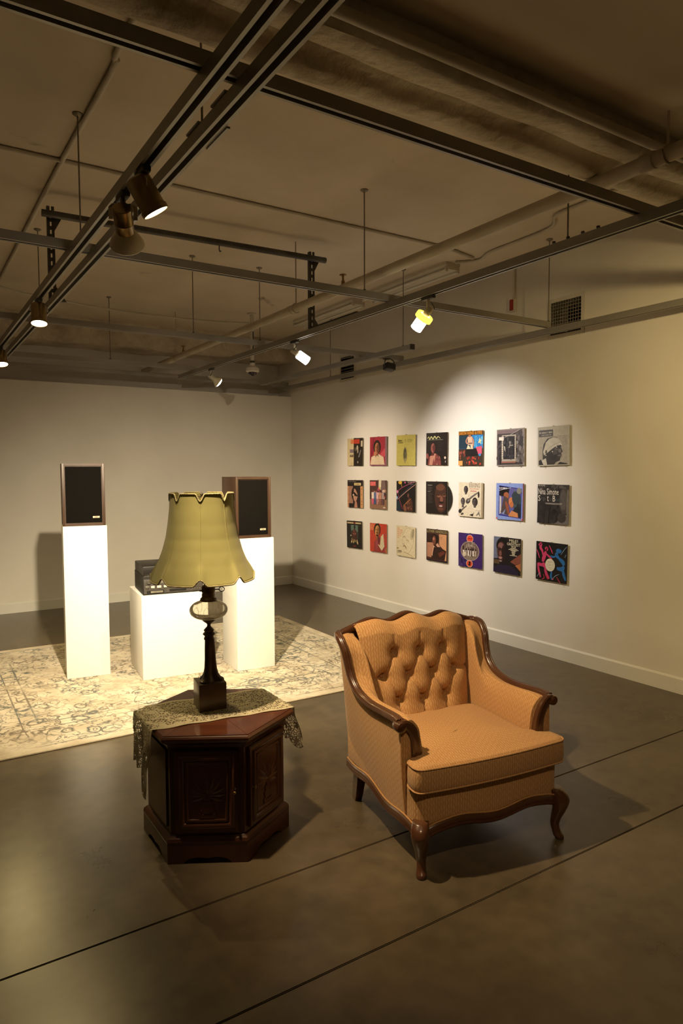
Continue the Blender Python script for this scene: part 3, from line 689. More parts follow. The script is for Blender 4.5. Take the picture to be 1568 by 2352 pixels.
    sw = lambda v: .190+.014*math.sin(PI*(v-.02)/.63)*math.cos(3*PI*(v-.02)/.63)+.002
    vs = [.012+.645*i/40 for i in range(41)]
    for s in (-1, 1):
        pts = [(s*(.338-.030*v/.655), v, sw(v)-.018) for v in (vs if s < 0 else vs[::-1])]
        V, F = sweep(pts if s > 0 else pts, [(-a, b) for a, b in ap] if True else ap); 
        soft(obj('side_apron', V, F, WD, r), 40)
        tube('gimp', [(s*(.346-.030*v/.655), v, sw(v)+.003) for v in vs], .0032, GP, r, n=6)
    # --- side upholstery
    for s in (-1, 1):
        def outer(a, b):
            p = rp(a); q = Vector((.304+.034*a, .655-.565*a, 0)); q.z = sw(q.y)-.004
            top = Vector((p.x-.002, p.y, p.z-.008)); w = top.lerp(q, b); w.x += .006*math.sin(PI*b)
            return (s*w.x, w.y, w.z)
        grid('outer_side', outer, 60, 14, FB, r, uv=True)
        def inner(a, b):
            p = rp(a); vb = .580-.470*a; bot = Vector((.262, vb, .385))
            e = 1-ss(.93, 1, a)*.6
            c1 = Vector((p.x-.018, p.y, p.z-.004)); c2 = Vector((p.x-.050, p.y-.006*(1-a), p.z+.006*ss(.45, .6, a)*e-.004)); c3 = Vector((.284-.012*a, (p.y*2+vb)/3, p.z-.045)); c4 = Vector((.270-.008*a, (p.y+vb*2)/3, .44+.4*(p.z-.55)*.4))
            pts = [c1, c2, c3, c4, bot]; x = b*4; i = min(3, int(x)); f = x-i
            P0 = pts[max(0, i-1)]; P1 = pts[i]; P2 = pts[i+1]; P3 = pts[min(4, i+2)]
            w = .5*((2*P1)+(P2-P0)*f+(2*P0-5*P1+4*P2-P3)*f*f+(3*P1-P0-3*P2+P3)*f**3)
            return (s*w.x, w.y, w.z)
        grid('inner_side', inner, 60, 20, FB, r, uv=True)
        def front(a, b):
            i = Vector(inner(1, min(1, a/.55))); o = Vector(outer(1, a))
            if a > .55: i = Vector((s*.262, .098, i.z+(.20-i.z)*(a-.55)/.45))
            w = i.lerp(o, b); w.y -= .006*math.sin(PI*b); return w
        grid('arm_front', front, 20, 6, FB, r, uv=True)
        V = [Vector(outer(1, i/14)) for i in range(15)]
        tube('gimp', V, .0028, GP, r, n=6)
    grid('outer_back', lambda a, b: ((-.343+.686*a)*(1-.125*b), vt(-.343+.686*a)*(1-b)+.655*b+.004, (crown(-.343+.686*a)-.008)*(1-b)+.178*b), 40, 12, FB, r, uv=True)
    # --- tufted inner back
    BT = [(u, .682) for u in (-.125, 0, .125)]+[(u, .577) for u in (-.187, -.0625, .0625, .187)]+[(u, .470) for u in (-.125, 0, .125)]
    SEG = []
    for i in range(3):
        for d in (-.0625, .0625):
            SEG.append((BT[i], (BT[i][0]+d, .577), .011)); SEG.append((BT[7+i], (BT[7+i][0]+d, .577), .011))
        SEG.append((BT[i], (BT[i][0], .76), .0035)); SEG.append((BT[7+i], (BT[7+i][0], .38), .012))
    SEG += [((-.187, .577), (-.30, .572), .010), ((.187, .577), (.30, .572), .010)]
    def sd(p, a, b):
        ax, ay = a; bx, by = b; dx, dy = bx-ax, by-ay; t = max(0, min(1, ((p[0]-ax)*dx+(p[1]-ay)*dy)/(dx*dx+dy*dy))); return math.hypot(p[0]-ax-t*dx, p[1]-ay-t*dy)
    def prof_v(h):   # h 0..1 from seat to roll
        pts = [(0, .505), (.25, .525), (.5, .548), (.75, .566), (.88, .578), (.96, .600), (1.0, .640)]
        for (a, x), (b, y) in zip(pts, pts[1:]):
            if h <= b: return x+(y-x)*((h-a)/(b-a))
        return .64
    def backf(a, b):
        u = -.272+.544*a; zt = crown(u*1.05)+.012; z0 = .385
        h = b; z = z0+(zt-z0)*(h**.92 if h < .96 else .96**.92+(1-.96**.92)*((h-.96)/.04)**.5)
        u2 = u*(.94+.11*h)
        v = prof_v(h)-.030*math.cos(min(1, abs(u)/.29)*PI/2)**.8*(1-ss(.9, 1, h)*.5)+.034*(abs(u)/.272)**6
        d = 0
        for q in BT:
            e = math.hypot(u-q[0], z-q[1]); d += .030*math.exp(-(e/.016)**2)+.018*math.exp(-(e/.042)**2)
        for sa, sb, w in SEG:
            e = sd((u, z), sa, sb); d += w*math.exp(-(e/.0065)**2)+w*.5*math.exp(-(e/.022)**2)
        return (u2, v+min(d, .052)*(1-ss(.93, 1, h)), z)
    grid('tufted_back', backf, 132, 110, FB, r, uv=True)
    for u, z in BT:
        h = ((z-.385)/(crown(u)-.373))**(1/.92); bp = backf((u+.272)/.544, h)
        lathe('button', [(0, 0), (.009, 0), (.0095, .003), (.006, .006), (0, .0065)], FB, r, n=14, c=(bp[0], bp[1]+.001, bp[2]), axis=(0, -1, .1), caps=False)
    # --- T-shaped seat cushion
    def outline():
        pts = [(-.350, -.012), (-.344, .076), (-.258, .090), (-.254, .50), (.254, .50), (.258, .090), (.344, .076), (.350, -.012)]
        rad = [.035, .025, .02, .04, .04, .02, .025, .035]; out = []
        n = len(pts)
        for i in range(n):
            p = Vector((*pts[i], 0)); a = Vector((*pts[i-1], 0)); b = Vector((*pts[(i+1) % n], 0)); q = rad[i]
            A = p+(a-p).normalized()*q; B = p+(b-p).normalized()*q
            for j in range(6):
                t = j/5; out.append((1-t)**2*A+2*t*(1-t)*p+t*t*B)
        # subdivide long runs and bow the front
        res = []
        for i, p in enumerate(out):
            b = out[(i+1) % len(out)]; k = max(1, int((b-p).length/.02))
            for j in range(k):
                w = p.lerp(b, j/k)
                if w.y < .0: w = Vector((w.x, w.y-.022*(1-(w.x/.352)**2), 0))
                res.append(w)
        return res
    ol = outline(); n = len(ol); cc = Vector((0, .21, 0)); V = []; F = []
    rings = [(.90, .316, 0), (.985, .318, 0), (1.004, .330, 0), (1.010, .352, 0), (1.010, .378, 0), (1.004, .398, 0), (.995, .407, 0), (.975, .412, .1)]
    rings += [(1-f, .413, f) for f in (.07, .14, .24, .36, .5, .65, .8, .92)]
    for sc, z, f in rings:
        for p in ol:
            q = cc+(p-cc)*sc
            cr = .026*(math.sin(min(1, f*1.3)*PI/2)**1.0)
            V.append((q.x, q.y, z+cr))
    m = len(rings)
    for i in range(m-1):
        for j in range(n): F.append((i*n+j, i*n+(j+1) % n, (i+1)*n+(j+1) % n, (i+1)*n+j))
    V.append((cc.x, cc.y, .440)); c = len(V)-1
    for j in range(n): F.append(((m-1)*n+j, (m-1)*n+(j+1) % n, c))
    F.append(tuple(range(n-1, -1, -1)))
    cu = obj('seat_cushion', V, F, FB, r, True, uv=True)
    tube('piping', [(cc.x+(p.x-cc.x)*1.003, cc.y+(p.y-cc.y)*1.003, .409) for p in ol], .0038, FB, cu, n=6, closed=True, uv=True)
    tube('piping', [(cc.x+(p.x-cc.x)*1.003, cc.y+(p.y-cc.y)*1.003, .322) for p in ol], .0034, FB, cu, n=6, closed=True, uv=True)
    # --- legs
    for s in (-1, 1):
        path = spline([(.318, .012, .205), (.328, .000, .185), (.332, -.007, .160), (.328, -.004, .125), (.320, .006, .085), (.317, .010, .055), (.320, .004, .030), (.324, -.004, .014), (.327, -.008, .0035)], 5)
        rr = [.030, .034, .035, .029, .0215, .0175, .0175, .021, .018]
        rad = []
        for i in range(len(path)):
            t = i/(len(path)-1)*8; k = min(7, int(t)); rad.append(rr[k]+(rr[k+1]-rr[k])*(t-k))
        V = []; F = []; K = 16
        for p, q in zip(path, rad):
            for j in range(K): V.append((s*(p.x+q*math.cos(2*PI*j/K)), p.y+q*math.sin(2*PI*j/K), max(0, p.z)))
        for i in range(len(path)-1):
            for j in range(K): F.append((i*K+j, i*K+(j+1) % K, (i+1)*K+(j+1) % K, (i+1)*K+j))
        V += [(s*v[0], v[1], 0) for v in [(.327+.014*math.cos(2*PI*j/K), -.008+.014*math.sin(2*PI*j/K)) for j in range(K)]]
        b0 = (len(path)-1)*K; b1 = len(path)*K
        for j in range(K): F.append((b0+j, b0+(j+1) % K, b1+(j+1) % K, b1+j))
        F.append(tuple(range(b1, b1+K))); F.append(tuple(range(K)))
        soft(obj('front_leg', V, F, WD, r), 60)
        V, F = sweep([(s*.285, .590, .20), (s*.283, .600, .12), (s*.279, .625, .04), (s*.277, .640, 0)], [(-.019, -.019), (.019, -.019), (.019, .019), (-.019, .019)], radii=[1.15, 1.1, .95, .85], up=Vector((0, 1, 0)))
        V = [(v.x, v.y, max(0, v.z)) for v in V]
        obj('rear_leg', V, F, WD, r)
    # small white price sticker at the back corner of the rail
    box('sticker', (-.372, .652, .752), (.003, .016, .016), mat('white_sticker', (.75, .72, .66), (.7, .67, .6), rough=.6), r)
armchair()
# ------------------------------------------------------------ record albums pinned to the right wall
def ink_mat():
    m = bpy.data.materials.new('printed_ink'); m.use_nodes = True; nt = m.node_tree; L = nt.links.new; b = nt.nodes['Principled BSDF']
    at = N(nt, 'ShaderNodeAttribute', attribute_name='ink'); tc = N(nt, 'ShaderNodeTexCoord'); nz = N(nt, 'ShaderNodeTexNoise', i_Scale=45., i_Detail=5.); L(tc.outputs['Object'], nz.inputs[0])
    mr = N(nt, 'ShaderNodeMapRange'); mr.inputs[3].default_value = .72; mr.inputs[4].default_value = 1.22; L(nz.outputs['Fac'], mr.inputs[0])
    mu = N(nt, 'ShaderNodeVectorMath', operation='SCALE'); L(at.outputs['Color'], mu.inputs[0]); L(mr.outputs[0], mu.inputs['Scale']); L(mu.outputs[0], b.inputs['Base Color'])
    b.inputs['Roughness'].default_value = .38; b.inputs['Specular IOR Level'].default_value = .35
    return m
INK = ink_mat()
SLV = mat('card_sleeve', (.35, .30, .22), (.28, .24, .17), rough=.7, scale=20)
VIN = mat('black_vinyl', (.010, .009, .009), (.016, .014, .014), rough=.22, scale=90)
PIN = mat('clear_pin', (.5, .45, .36), (.4, .36, .28), rough=.3, metal=.5, scale=50)
AS = .31
_txt = {}
def text_tris(s):
    if s in _txt: return _txt[s]
    cu = bpy.data.curves.new('t', 'FONT'); cu.body = s; cu.resolution_u = 2; o = bpy.data.objects.new('t', cu); C.objects.link(o)
    dg = bpy.context.evaluated_depsgraph_get(); me = bpy.data.meshes.new_from_object(o.evaluated_get(dg))
    V = [(v.co.x, v.co.y) for v in me.vertices]; F = [tuple(p.vertices) for p in me.polygons]
    bpy.data.objects.remove(o); bpy.data.curves.remove(cu); bpy.data.meshes.remove(me)
    xs = [v[0] for v in V]; ys = [v[1] for v in V]; x0, x1, y0, y1 = min(xs), max(xs), min(ys), max(ys)
    V = [((a-x0)/(x1-x0), (b-y0)/(y1-y0)) for a, b in V]; _txt[s] = (V, F); return _txt[s]
class Cover:
    def __init__(s): s.V = []; s.F = []; s.K = []; s.layer = 0
    def add(s, pts, faces, col):
        s.layer += 1; b = len(s.V); z = s.layer
        s.V += [(x, y, z) for x, y in pts]; s.F += [tuple(b+i for i in f) for f in faces]; s.K += [srgb(col)]*len(faces)
    def r(s, x0, y0, x1, y1, c): s.add([(x0, y0), (x1, y0), (x1, y1), (x0, y1)], [(0, 1, 2, 3)], c)
    def p(s, pts, c): s.add(pts, [tuple(range(len(pts)))], c)
    def e(s, cx, cy, rx, ry, c, rot=0, n=22, a0=0, a1=360):
        k = math.radians(rot); q = []
        for i in range(n if a1-a0 == 360 else n+1):
            a = math.radians(a0+(a1-a0)*i/n); x, y = rx*math.cos(a), ry*math.sin(a); q.append((cx+x*math.cos(k)-y*math.sin(k), cy+x*math.sin(k)+y*math.cos(k)))
        s.p(q, c)
    def l(s, pts, w, c):
        P = [Vector((a, b, 0)) for a, b in (spline([(x, y, 0) for x, y in pts], 6) if False else pts)]
        P = [Vector((v.x, v.y, 0)) for v in spline([(x, y, 0) for x, y in pts], 5)] if len(pts) > 2 else P
        q = []; n = len(P)
        for i, v in enumerate(P):
            d = (P[min(n-1, i+1)]-P[max(0, i-1)]).normalized(); nn = Vector((-d.y, d.x, 0)); ww = w/2*(1 if n < 3 else .45+.55*math.sin(PI*(i+.5)/n)); q.append(((v+nn*ww), (v-nn*ww)))
        pts = [(a.x, a.y) for a, b in q]+[(b.x, b.y) for a, b in q]
        s.add(pts, [(i, i+1, n+i+1, n+i) for i in range(n-1)], c)
    def t(s, x0, y0, x1, y1, txt, c):
        V, F = text_tris(txt); s.add([(x0+a*(x1-x0), y0+b*(y1-y0)) for a, b in V], F, c)
    def words(s, x0, y0, x1, y1, c, seed=1):
        """lettering too small to read: a row of uneven strokes"""
        rr = random.Random(seed); x = x0; h = y1-y0; V = []; F = []
        while x < x1-.004:
            w = min(x1-x, h*(.25+.35*rr.random())); a = y0+h*.1*rr.random(); b = y1-h*.3*rr.random(); k = len(V)
            V += [(x, a), (x+w, a), (x+w, b), (x, b)]; F.append((k, k+1, k+2, k+3)); x += w+h*(.12 if rr.random() < .8 else .5)
        s.add(V, F, c)
    def lines(s, x0, y1, w, n, c, dy=.024, h=.009, seed=1):
        rr = random.Random(seed)
        for i in range(n): s.r(x0, y1-i*dy, x0+w*(.6+.4*rr.random()), y1-i*dy+h, c)
    def spots(s, x0, y0, x1, y1, n, cols, rmin, rmax, seed=1):
        rr = random.Random(seed)
        for i in range(n): s.e(x0+(x1-x0)*rr.random(), y0+(y1-y0)*rr.random(), rmin+(rmax-rmin)*rr.random(), (rmin+(rmax-rmin)*rr.random())*1.4, rr.choice(cols), n=8)
    def head(s, cx, cy, q, skin, shade, hair, bg_lip='#7a3a30', rot=0, afro=0, beard=None):
        """generic printed face: q = half height"""
        s.e(cx+q*.02, cy+q*.22, q*(.86+.35*afro), q*(1.02+.3*afro), hair, rot)
        s.p([(cx-q*.32, cy-q*.6), (cx+q*.32, cy-q*.6), (cx+q*.42, cy-q*1.5), (cx-q*.42, cy-q*1.5)], shade)
        s.e(cx, cy, q*.68, q*.98, skin, rot); s.e(cx+q*.30, cy-q*.05, q*.37, q*.84, shade, rot)
        for d in (-.28, .25):
            s.e(cx+d*q, cy+q*.16, q*.15, q*.055, '#1a1010', rot); s.l([(cx+(d-.16)*q, cy+q*.30), (cx+(d+.16)*q, cy+q*.31)], q*.06, hair)
        s.e(cx-q*.02, cy-q*.14, q*.13, q*.16, shade, rot); s.e(cx-q*.02, cy-q*.44, q*.24, q*.075, bg_lip, rot)
        if beard: s.e(cx, cy-q*.32, q*.3, q*.06, beard, rot); s.e(cx, cy-q*.80, q*.36, q*.16, beard, rot)
    def body(s, cx, top, w, h, c, c2=None):
        s.p([(cx-w*.22, top), (cx+w*.22, top), (cx+w*.85, top-h*.28), (cx+w, top-h), (cx-w, top-h), (cx-w*.85, top-h*.28)], c)
        if c2: s.p([(cx-w*.18, top), (cx+w*.18, top), (cx, top-h*.7)], c2)
def art(k):
    c = Cover()
    if k == 0:
        c.r(0, 0, 1, 1, '#c9b78c'); c.r(.42, 0, 1, 1, '#241b15'); c.r(.22, .80, .42, .95, '#cf7a50'); c.r(.42, .80, .80, .96, '#b33c28'); c.r(.88, .69, .99, .90, '#b9ad92')
        c.r(.17, .47, .42, .60, '#7d6a70'); c.words(.17, .31, .40, .43, '#4a3530', 1); c.lines(.24, .10, .14, 4, '#b08a60')
        c.e(.66, .64, .06, .10, '#b5a58a'); c.e(.685, .53, .05, .08, '#8f8270'); c.e(.53, .60, .035, .07, '#6e6355'); c.p([(.70, .30), (.86, .58), (.90, .56), (.80, .32)], '#77706a'); c.e(.69, .13, .03, .045, '#9a9086')
    elif k == 1:
        c.r(0, 0, 1, 1, '#9a2b38'); c.p([(.0, .2), (.2, 1), (.3, 1), (.12, .2)], '#7e2230'); c.p([(.62, .40), (.9, .62), (.93, .35), (.8, .3)], '#c04a55'); c.r(.90, 0, 1, 1, '#83606a'); c.r(0, 0, 1, .05, '#8d5568')
        c.body(.45, .40, .42, .36, '#d3bfa0'); c.head(.43, .60, .20, '#a96a48', '#6a3d2c', '#2a1a15', afro=.7); c.p([(.08, .05), (.2, .33), (.30, .36), (.34, .20), (.26, .05)], '#d8c4a4'); c.p([(.70, .05), (.46, .36), (.38, .34), (.50, .05)], '#d0bb9a'); c.e(.33, .42, .09, .08, '#b27a54', 30)
    elif k == 2:
        c.r(0, 0, 1, 1, '#c3b75e'); c.words(.09, .78, .33, .86, '#4a4220', 2); c.r(.09, .74, .34, .765, '#4a4220'); c.lines(.42, .85, .12, 6, '#9a9048', .02); c.lines(.58, .85, .30, 5, '#8a8040', .022)
        c.e(.46, .36, .10, .24, '#8b8254'); c.e(.46, .48, .06, .07, '#4f4a33'); c.e(.43, .34, .05, .12, '#5c563a'); c.e(.51, .33, .04, .10, '#6c6644'); c.e(.46, .16, .035, .09, '#9d946a'); c.l([(.44, .60), (.46, .52), (.48, .45)], .03, '#4a452f')
    elif k == 3:
        c.r(0, 0, 1, 1, '#1c1311'); c.l([(.05, .83), (.12, .88), (.16, .80), (.24, .88), (.32, .81), (.40, .89), (.48, .82), (.56, .88), (.66, .82)], .035, '#cfc98a'); c.r(.06, .775, .78, .785, '#9a9484'); c.lines(.55, .70, .25, 5, '#3c302c', .06)
        c.body(.40, .36, .32, .40, '#7a3a36', '#b9836a'); c.head(.33, .53, .15, '#93524a', '#5a2a28', '#1a0f0e'); c.p([(.16, .0), (.20, .28), (.40, .30), (.30, .0)], '#b9806c'); c.spots(.5, .02, .68, .28, 22, ['#a07068', '#5c2a28', '#8a4a46'], .012, .03, 3); c.e(.07, .28, .06, .09, '#8a4a44'); c.e(.90, .23, .04, .04, '#d8bfa6'); c.t(.90, .08, .94, .14, 'f', '#d8d0c0')
    elif k == 4:
        c.r(0, 0, 1, 1, '#27435e'); c.r(.55, .50, 1, .90, '#2f74ae'); c.r(0, .5, .42, .90, '#1f3442'); c.spots(.6, .55, .98, .85, 14, ['#3f8fc4', '#58a4cc', '#2a659c'], .02, .06, 5); c.p([(.84, .72), (.87, .80), (.90, .73), (.96, .74), (.91, .68), (.92, .60), (.87, .66), (.80, .64)], '#d8c890')
        c.r(0, 0, 1, .48, '#3a3026'); c.p([(.30, .48), (.74, .49), (.84, .28), (.30, .26)], '#1f1a1a'); c.p([(.72, .53), (.96, .56), (.96, .34), (.82, .32)], '#c8556a'); c.e(.88, .31, .05, .04, '#4a86c0'); c.spots(.3, .04, .92, .24, 26, ['#b23a30', '#7a2420', '#2a2020', '#c8503c'], .012, .04, 8); c.spots(.02, .2, .28, .44, 14, ['#7a3a34', '#4a2a2a', '#8a4a38'], .02, .05, 2)
        c.r(0, 0, .18, .14, '#d59a55'); c.p([(.34, .48), (.40, .60), (.46, .56), (.52, .48)], '#d8c3a0'); c.p([(.52, .48), (.50, .62), (.58, .62), (.62, .48)], '#d8c3a0'); c.p([(.38, .84), (.56, .84), (.60, .60), (.40, .60)], '#c9a68a'); c.l([(.38, .82), (.32, .70), (.40, .62)], .05, '#b98068'); c.l([(.57, .82), (.63, .68), (.60, .52)], .05, '#b98068'); c.r(.41, .635, .58, .66, '#4a2c30'); c.e(.47, .89, .055, .07, '#a26a58')
        c.r(0, .885, 1, 1, '#5d3d1a'); c.t(.01, .895, .97, .985, 'EARTH WIND & FIRE', '#e0902a')
    elif k == 5:
        c.r(0, 0, 1, 1, '#8a7f76'); c.r(.02, .03, .94, .97, '#453c3a'); c.r(.02, .88, .94, .97, '#7a6664'); c.spots(.72, .12, .94, .9, 60, ['#5a504c', '#6e645e', '#8a8078', '#3f3735'], .02, .07, 4); c.spots(.04, .06, .24, .85, 30, ['#3a3234', '#4c4244', '#352e30'], .02, .06, 6)
        c.r(.20, .12, .72, .84, '#a89c8c'); c.r(.26, .18, .67, .80, '#2b2728'); c.spots(.28, .2, .64, .76, 26, ['#3a3638', '#242022', '#4a4648'], .02, .06, 9); c.p([(.28, .55), (.33, .52), (.34, .38), (.30, .44)], '#b8ad9a'); c.p([(.44, .48), (.50, .60), (.53, .62), (.50, .50)], '#8d8478'); c.l([(.5, .55), (.62, .555)], .02, '#b8ad9a'); c.e(.50, .63, .035, .04, '#8d8478')
        for i in range(9): c.r(.205, .20+.06*i, .25, .235+.06*i, '#d0c4ae'); c.r(.68, .20+.06*i, .715, .235+.06*i, '#cabda8')
        c.r(.20, .08, .72, .125, '#9a6a58'); c.r(.10, .70, .28, .79, '#d8c8ba'); c.l([(.28, .76), (.55, .85), (.9, .98)], .012, '#b8b0a6')
    elif k == 6:
        c.r(0, 0, 1, 1, '#b0a893'); c.r(.03, .03, .93, .72, '#a39b89'); c.r(.03, .75, .49, .92, '#4a4644'); c.words(.05, .83, .46, .88, '#a8a090', 3); c.words(.12, .775, .44, .81, '#a8a090', 4); c.lines(.52, .90, .38, 4, '#9a927e', .035, .006); c.r(.03, .735, .93, .742, '#5a5450')
        c.p([(.16, .10), (.15, .40), (.20, .58), (.32, .70), (.48, .73), (.62, .71), (.72, .62), (.75, .50), (.73, .46), (.79, .35), (.74, .31), (.76, .25), (.72, .20), (.70, .13), (.58, .09), (.52, .03), (.24, .03)], '#37322f')
        c.p([(.17, .36), (.22, .56), (.34, .68), (.50, .72), (.66, .69), (.745, .58), (.74, .52), (.60, .50), (.44, .42), (.30, .33), (.20, .27)], '#bdb5a2'); c.l([(.22, .34), (.40, .48), (.70, .60)], .014, '#968e7c'); c.p([(.15, .34), (.18, .55), (.30, .69), (.42, .725), (.26, .60), (.20, .44)], '#3e3936')
        c.e(.60, .42, .07, .035, '#5f5852'); c.e(.63, .425, .03, .012, '#1e1a19'); c.e(.70, .37, .045, .05, '#6f6862'); c.e(.69, .255, .06, .022, '#6a5f5a'); c.e(.48, .24, .12, .10, '#2b2726'); c.e(.55, .33, .08, .05, '#4c4642'); c.e(.27, .36, .03, .05, '#57504b')
        c.p([(.03, .03), (.16, .16), (.26, .20), (.30, .03)], '#c2baa8'); c.p([(.03, .03), (.03, .14), (.10, .17), (.18, .03)], '#312d2c'); c.p([(.62, .03), (.70, .09), (.93, .05), (.93, .03)], '#2c2827')
        for x, y in ((.26, .27), (.47, .36), (.58, .50), (.60, .47), (.70, .54), (.75, .52)): c.e(x, y, .016, .014, '#e6dfd0', n=10)
    elif k == 7:
        c.r(0, 0, 1, 1, '#1a1414'); c.words(.05, .93, .55, .97, '#6c6258', 5); c.r(.44, .81, .88, .90, '#d3bf86'); c.words(.50, .83, .82, .875, '#6a5030', 6)
        c.r(0, 0, 1, .78, '#241a1a'); c.r(0, 0, .09, .78, '#c08a60'); c.r(.84, 0, 1, .78, '#c79362'); c.r(.09, .14, .36, .78, '#9a7260')
        c.e(.46, .50, .20, .26, '#181010'); c.p([(.44, .70), (.54, .66), (.64, .52), (.66, .40), (.62, .32), (.56, .22), (.44, .24), (.38, .36), (.40, .50)], '#b58670'); c.p([(.30, .56), (.48, .56), (.66, .44), (.64, .40), (.40, .44), (.30, .48)], '#1d1212'); c.e(.39, .46, .05, .04, '#c8a890'); c.p([(.44, .0), (.50, .25), (.60, .22), (.66, .0)], '#b07c68'); c.r(.1, 0, .40, .15, '#150f10')
        for y in (.12, .24, .48, .68): c.e(.05, y, .018, .02, '#5a3a28', n=8); c.e(.92, y, .025, .025, '#7a5636', n=8)
    elif k == 8:
        c.r(0, 0, 1, 1, '#4a2f2c'); c.r(0, 0, 1, .34, '#8a6752'); c.p([(.52, .60), (.54, 1), (.70, 1), (.66, .60)], '#d8cbb0'); c.p([(.68, .6), (.72, 1), (.92, 1), (.96, .55)], '#77605c'); c.r(.03, .80, .36, .95, '#d66a68'); c.r(.03, .80, .36, .83, '#c85850')
        c.spots(.12, .30, .92, .64, 80, ['#b8707a', '#8a4a4e', '#c89a80', '#5a3a3c', '#d8b0a0', '#4c5a80', '#a05060'], .02, .05, 11)
        for x, cl, ct in ((.20, '#c85a78', '#e0cfc0'), (.34, '#48587f', '#556a94'), (.48, '#b0787c', '#d8a8a8'), (.64, '#8a5a4c', '#c08a70'), (.80, '#5c4248', '#a8908c')):
            c.p([(x-.07, .36), (x+.07, .36), (x+.05, .16), (x-.05, .16)], cl); c.p([(x-.07, .58), (x+.07, .58), (x+.07, .36), (x-.07, .36)], ct); c.e(x, .63, .04, .05, '#6a3f34')
        c.e(.84, .63, .08, .045, '#d8b8a8'); c.e(.56, .70, .07, .06, '#b0446e'); c.e(.60, .73, .04, .04, '#d8c050'); c.words(.82, .04, .96, .09, '#e0d0c0', 7)
    elif k == 9:
        c.r(0, 0, 1, 1, '#140f12'); c.l([(.0, .62), (.35, .80), (1, 1.0)], .018, '#b04a78'); c.l([(.02, .36), (.5, .64), (1, .90)], .020, '#c89a8a'); c.l([(.02, .72), (.20, .30), (.34, .06)], .022, '#a03a60'); c.l([(.1, .45), (.9, .93)], .010, '#384a78'); c.p([(.0, .0), (.0, .40), (.16, .30), (.28, .0)], '#1c2a3c'); c.e(.20, .95, .10, .06, '#d8b040'); c.e(.06, .64, .05, .05, '#d88ab0'); c.e(.03, .44, .04, .05, '#90b0e0'); c.l([(.24, .94), (.30, .80)], .02, '#c8a850'); c.e(.46, .95, .04, .03, '#c05a90')
        c.words(.60, .945, .97, .98, '#b08a90', 8); c.lines(.62, .92, .3, 2, '#8a6a74', .025); c.body(.70, .46, .18, .44, '#4a2a22'); c.e(.63, .53, .045, .07, '#6a4038'); c.l([(.40, .20), (.56, .30), (.76, .42)], .03, '#a0683c'); c.e(.45, .12, .08, .12, '#7a4a38', 20); c.spots(.5, .05, .8, .35, 20, ['#6a3c2c', '#3a221c', '#8a5a48'], .012, .03, 6)
    elif k == 10:
        c.r(0, 0, 1, 1, '#1e1614'); c.words(.08, .875, .30, .895, '#b0a8a0', 9); c.lines(.08, .83, .26, 6, '#4e4440', .026); c.words(.08, .68, .22, .695, '#a09890', 10); c.lines(.08, .64, .28, 12, '#463c38', .028)
        c.e(.72, .50, .30, .46, '#3f261e'); c.e(.68, .82, .20, .10, '#5d3a2a'); c.e(.62, .56, .09, .05, '#7a4c38'); c.e(.86, .58, .08, .05, '#6c4232'); c.e(.60, .585, .07, .02, '#1c100c'); c.e(.86, .60, .06, .02, '#1c100c'); c.e(.74, .45, .07, .11, '#74483a'); c.e(.73, .36, .11, .03, '#1a0f0c'); c.e(.72, .27, .12, .05, '#5a2c26'); c.e(.71, .25, .08, .025, '#a8908a'); c.e(.71, .16, .12, .05, '#5a3428'); c.r(.94, 0, 1, 1, '#14100f')
    elif k == 11:
        c.r(0, 0, 1, 1, '#d6c9ae'); c.r(.93, 0, 1, 1, '#a8977a'); c.t(.44, .86, .87, .985, 'B.B.KING', '#5c4c4e'); c.t(.44, .80, .86, .84, '"NOW APPEARING"', '#b0484a'); c.words(.48, .735, .74, .775, '#c06a64', 11)
        c.head(.30, .77, .105, '#5a5150', '#3a3232', '#241e1e', '#2c2424'); c.head(.18, .42, .105, '#6a6160', '#4a4242', '#282222', '#3a3030'); c.head(.68, .42, .115, '#58504e', '#3c3434', '#221c1c', '#2c2424', afro=.3)
        c.r(.0, .0, .0, .0, '#000000'); c.p([(.18, .64), (.44, .66), (.36, .52), (.16, .58)], '#dccfb6'); c.l([(.36, .46), (.58, .60), (.84, .74)], .05, '#6a605c'); c.e(.40, .46, .10, .07, '#4a4240', 30); c.e(.42, .48, .05, .03, '#8a8078', 30); c.e(.83, .66, .035, .09, '#3a3230'); c.l([(.02, .10), (.16, .20), (.34, .32)], .04, '#5a504e'); c.e(.07, .15, .07, .06, '#2c2524', 30); c.p([(.46, .06), (.62, .10), (.66, .18), (.60, .02)], '#2a2222'); c.p([(.72, .04), (.86, .18), (.90, .02), (.84, .10)], '#77706a'); c.e(.16, .07, .06, .03, '#4a4240', 20); c.p([(.55, .28), (.80, .28), (.90, .20), (.70, .20)], '#d8ccb4')
    elif k == 12:
        c.r(0, 0, 1, 1, '#7f92cc'); c.p([(.09, .11), (.92, .05), (.93, .86), (.11, .94)], '#2e2f86'); c.p([(.115, .14), (.895, .08), (.905, .84), (.13, .92)], '#5a568e'); c.p([(.13, .92), (.50, .885), (.44, .60), (.12, .66)], '#1d1a20'); c.p([(.46, .09), (.90, .08), (.905, .60), (.62, .70), (.66, .30)], '#23262c'); c.spots(.62, .40, .88, .74, 30, ['#3c4a50', '#4a5a60', '#2c3438'], .03, .06, 3)
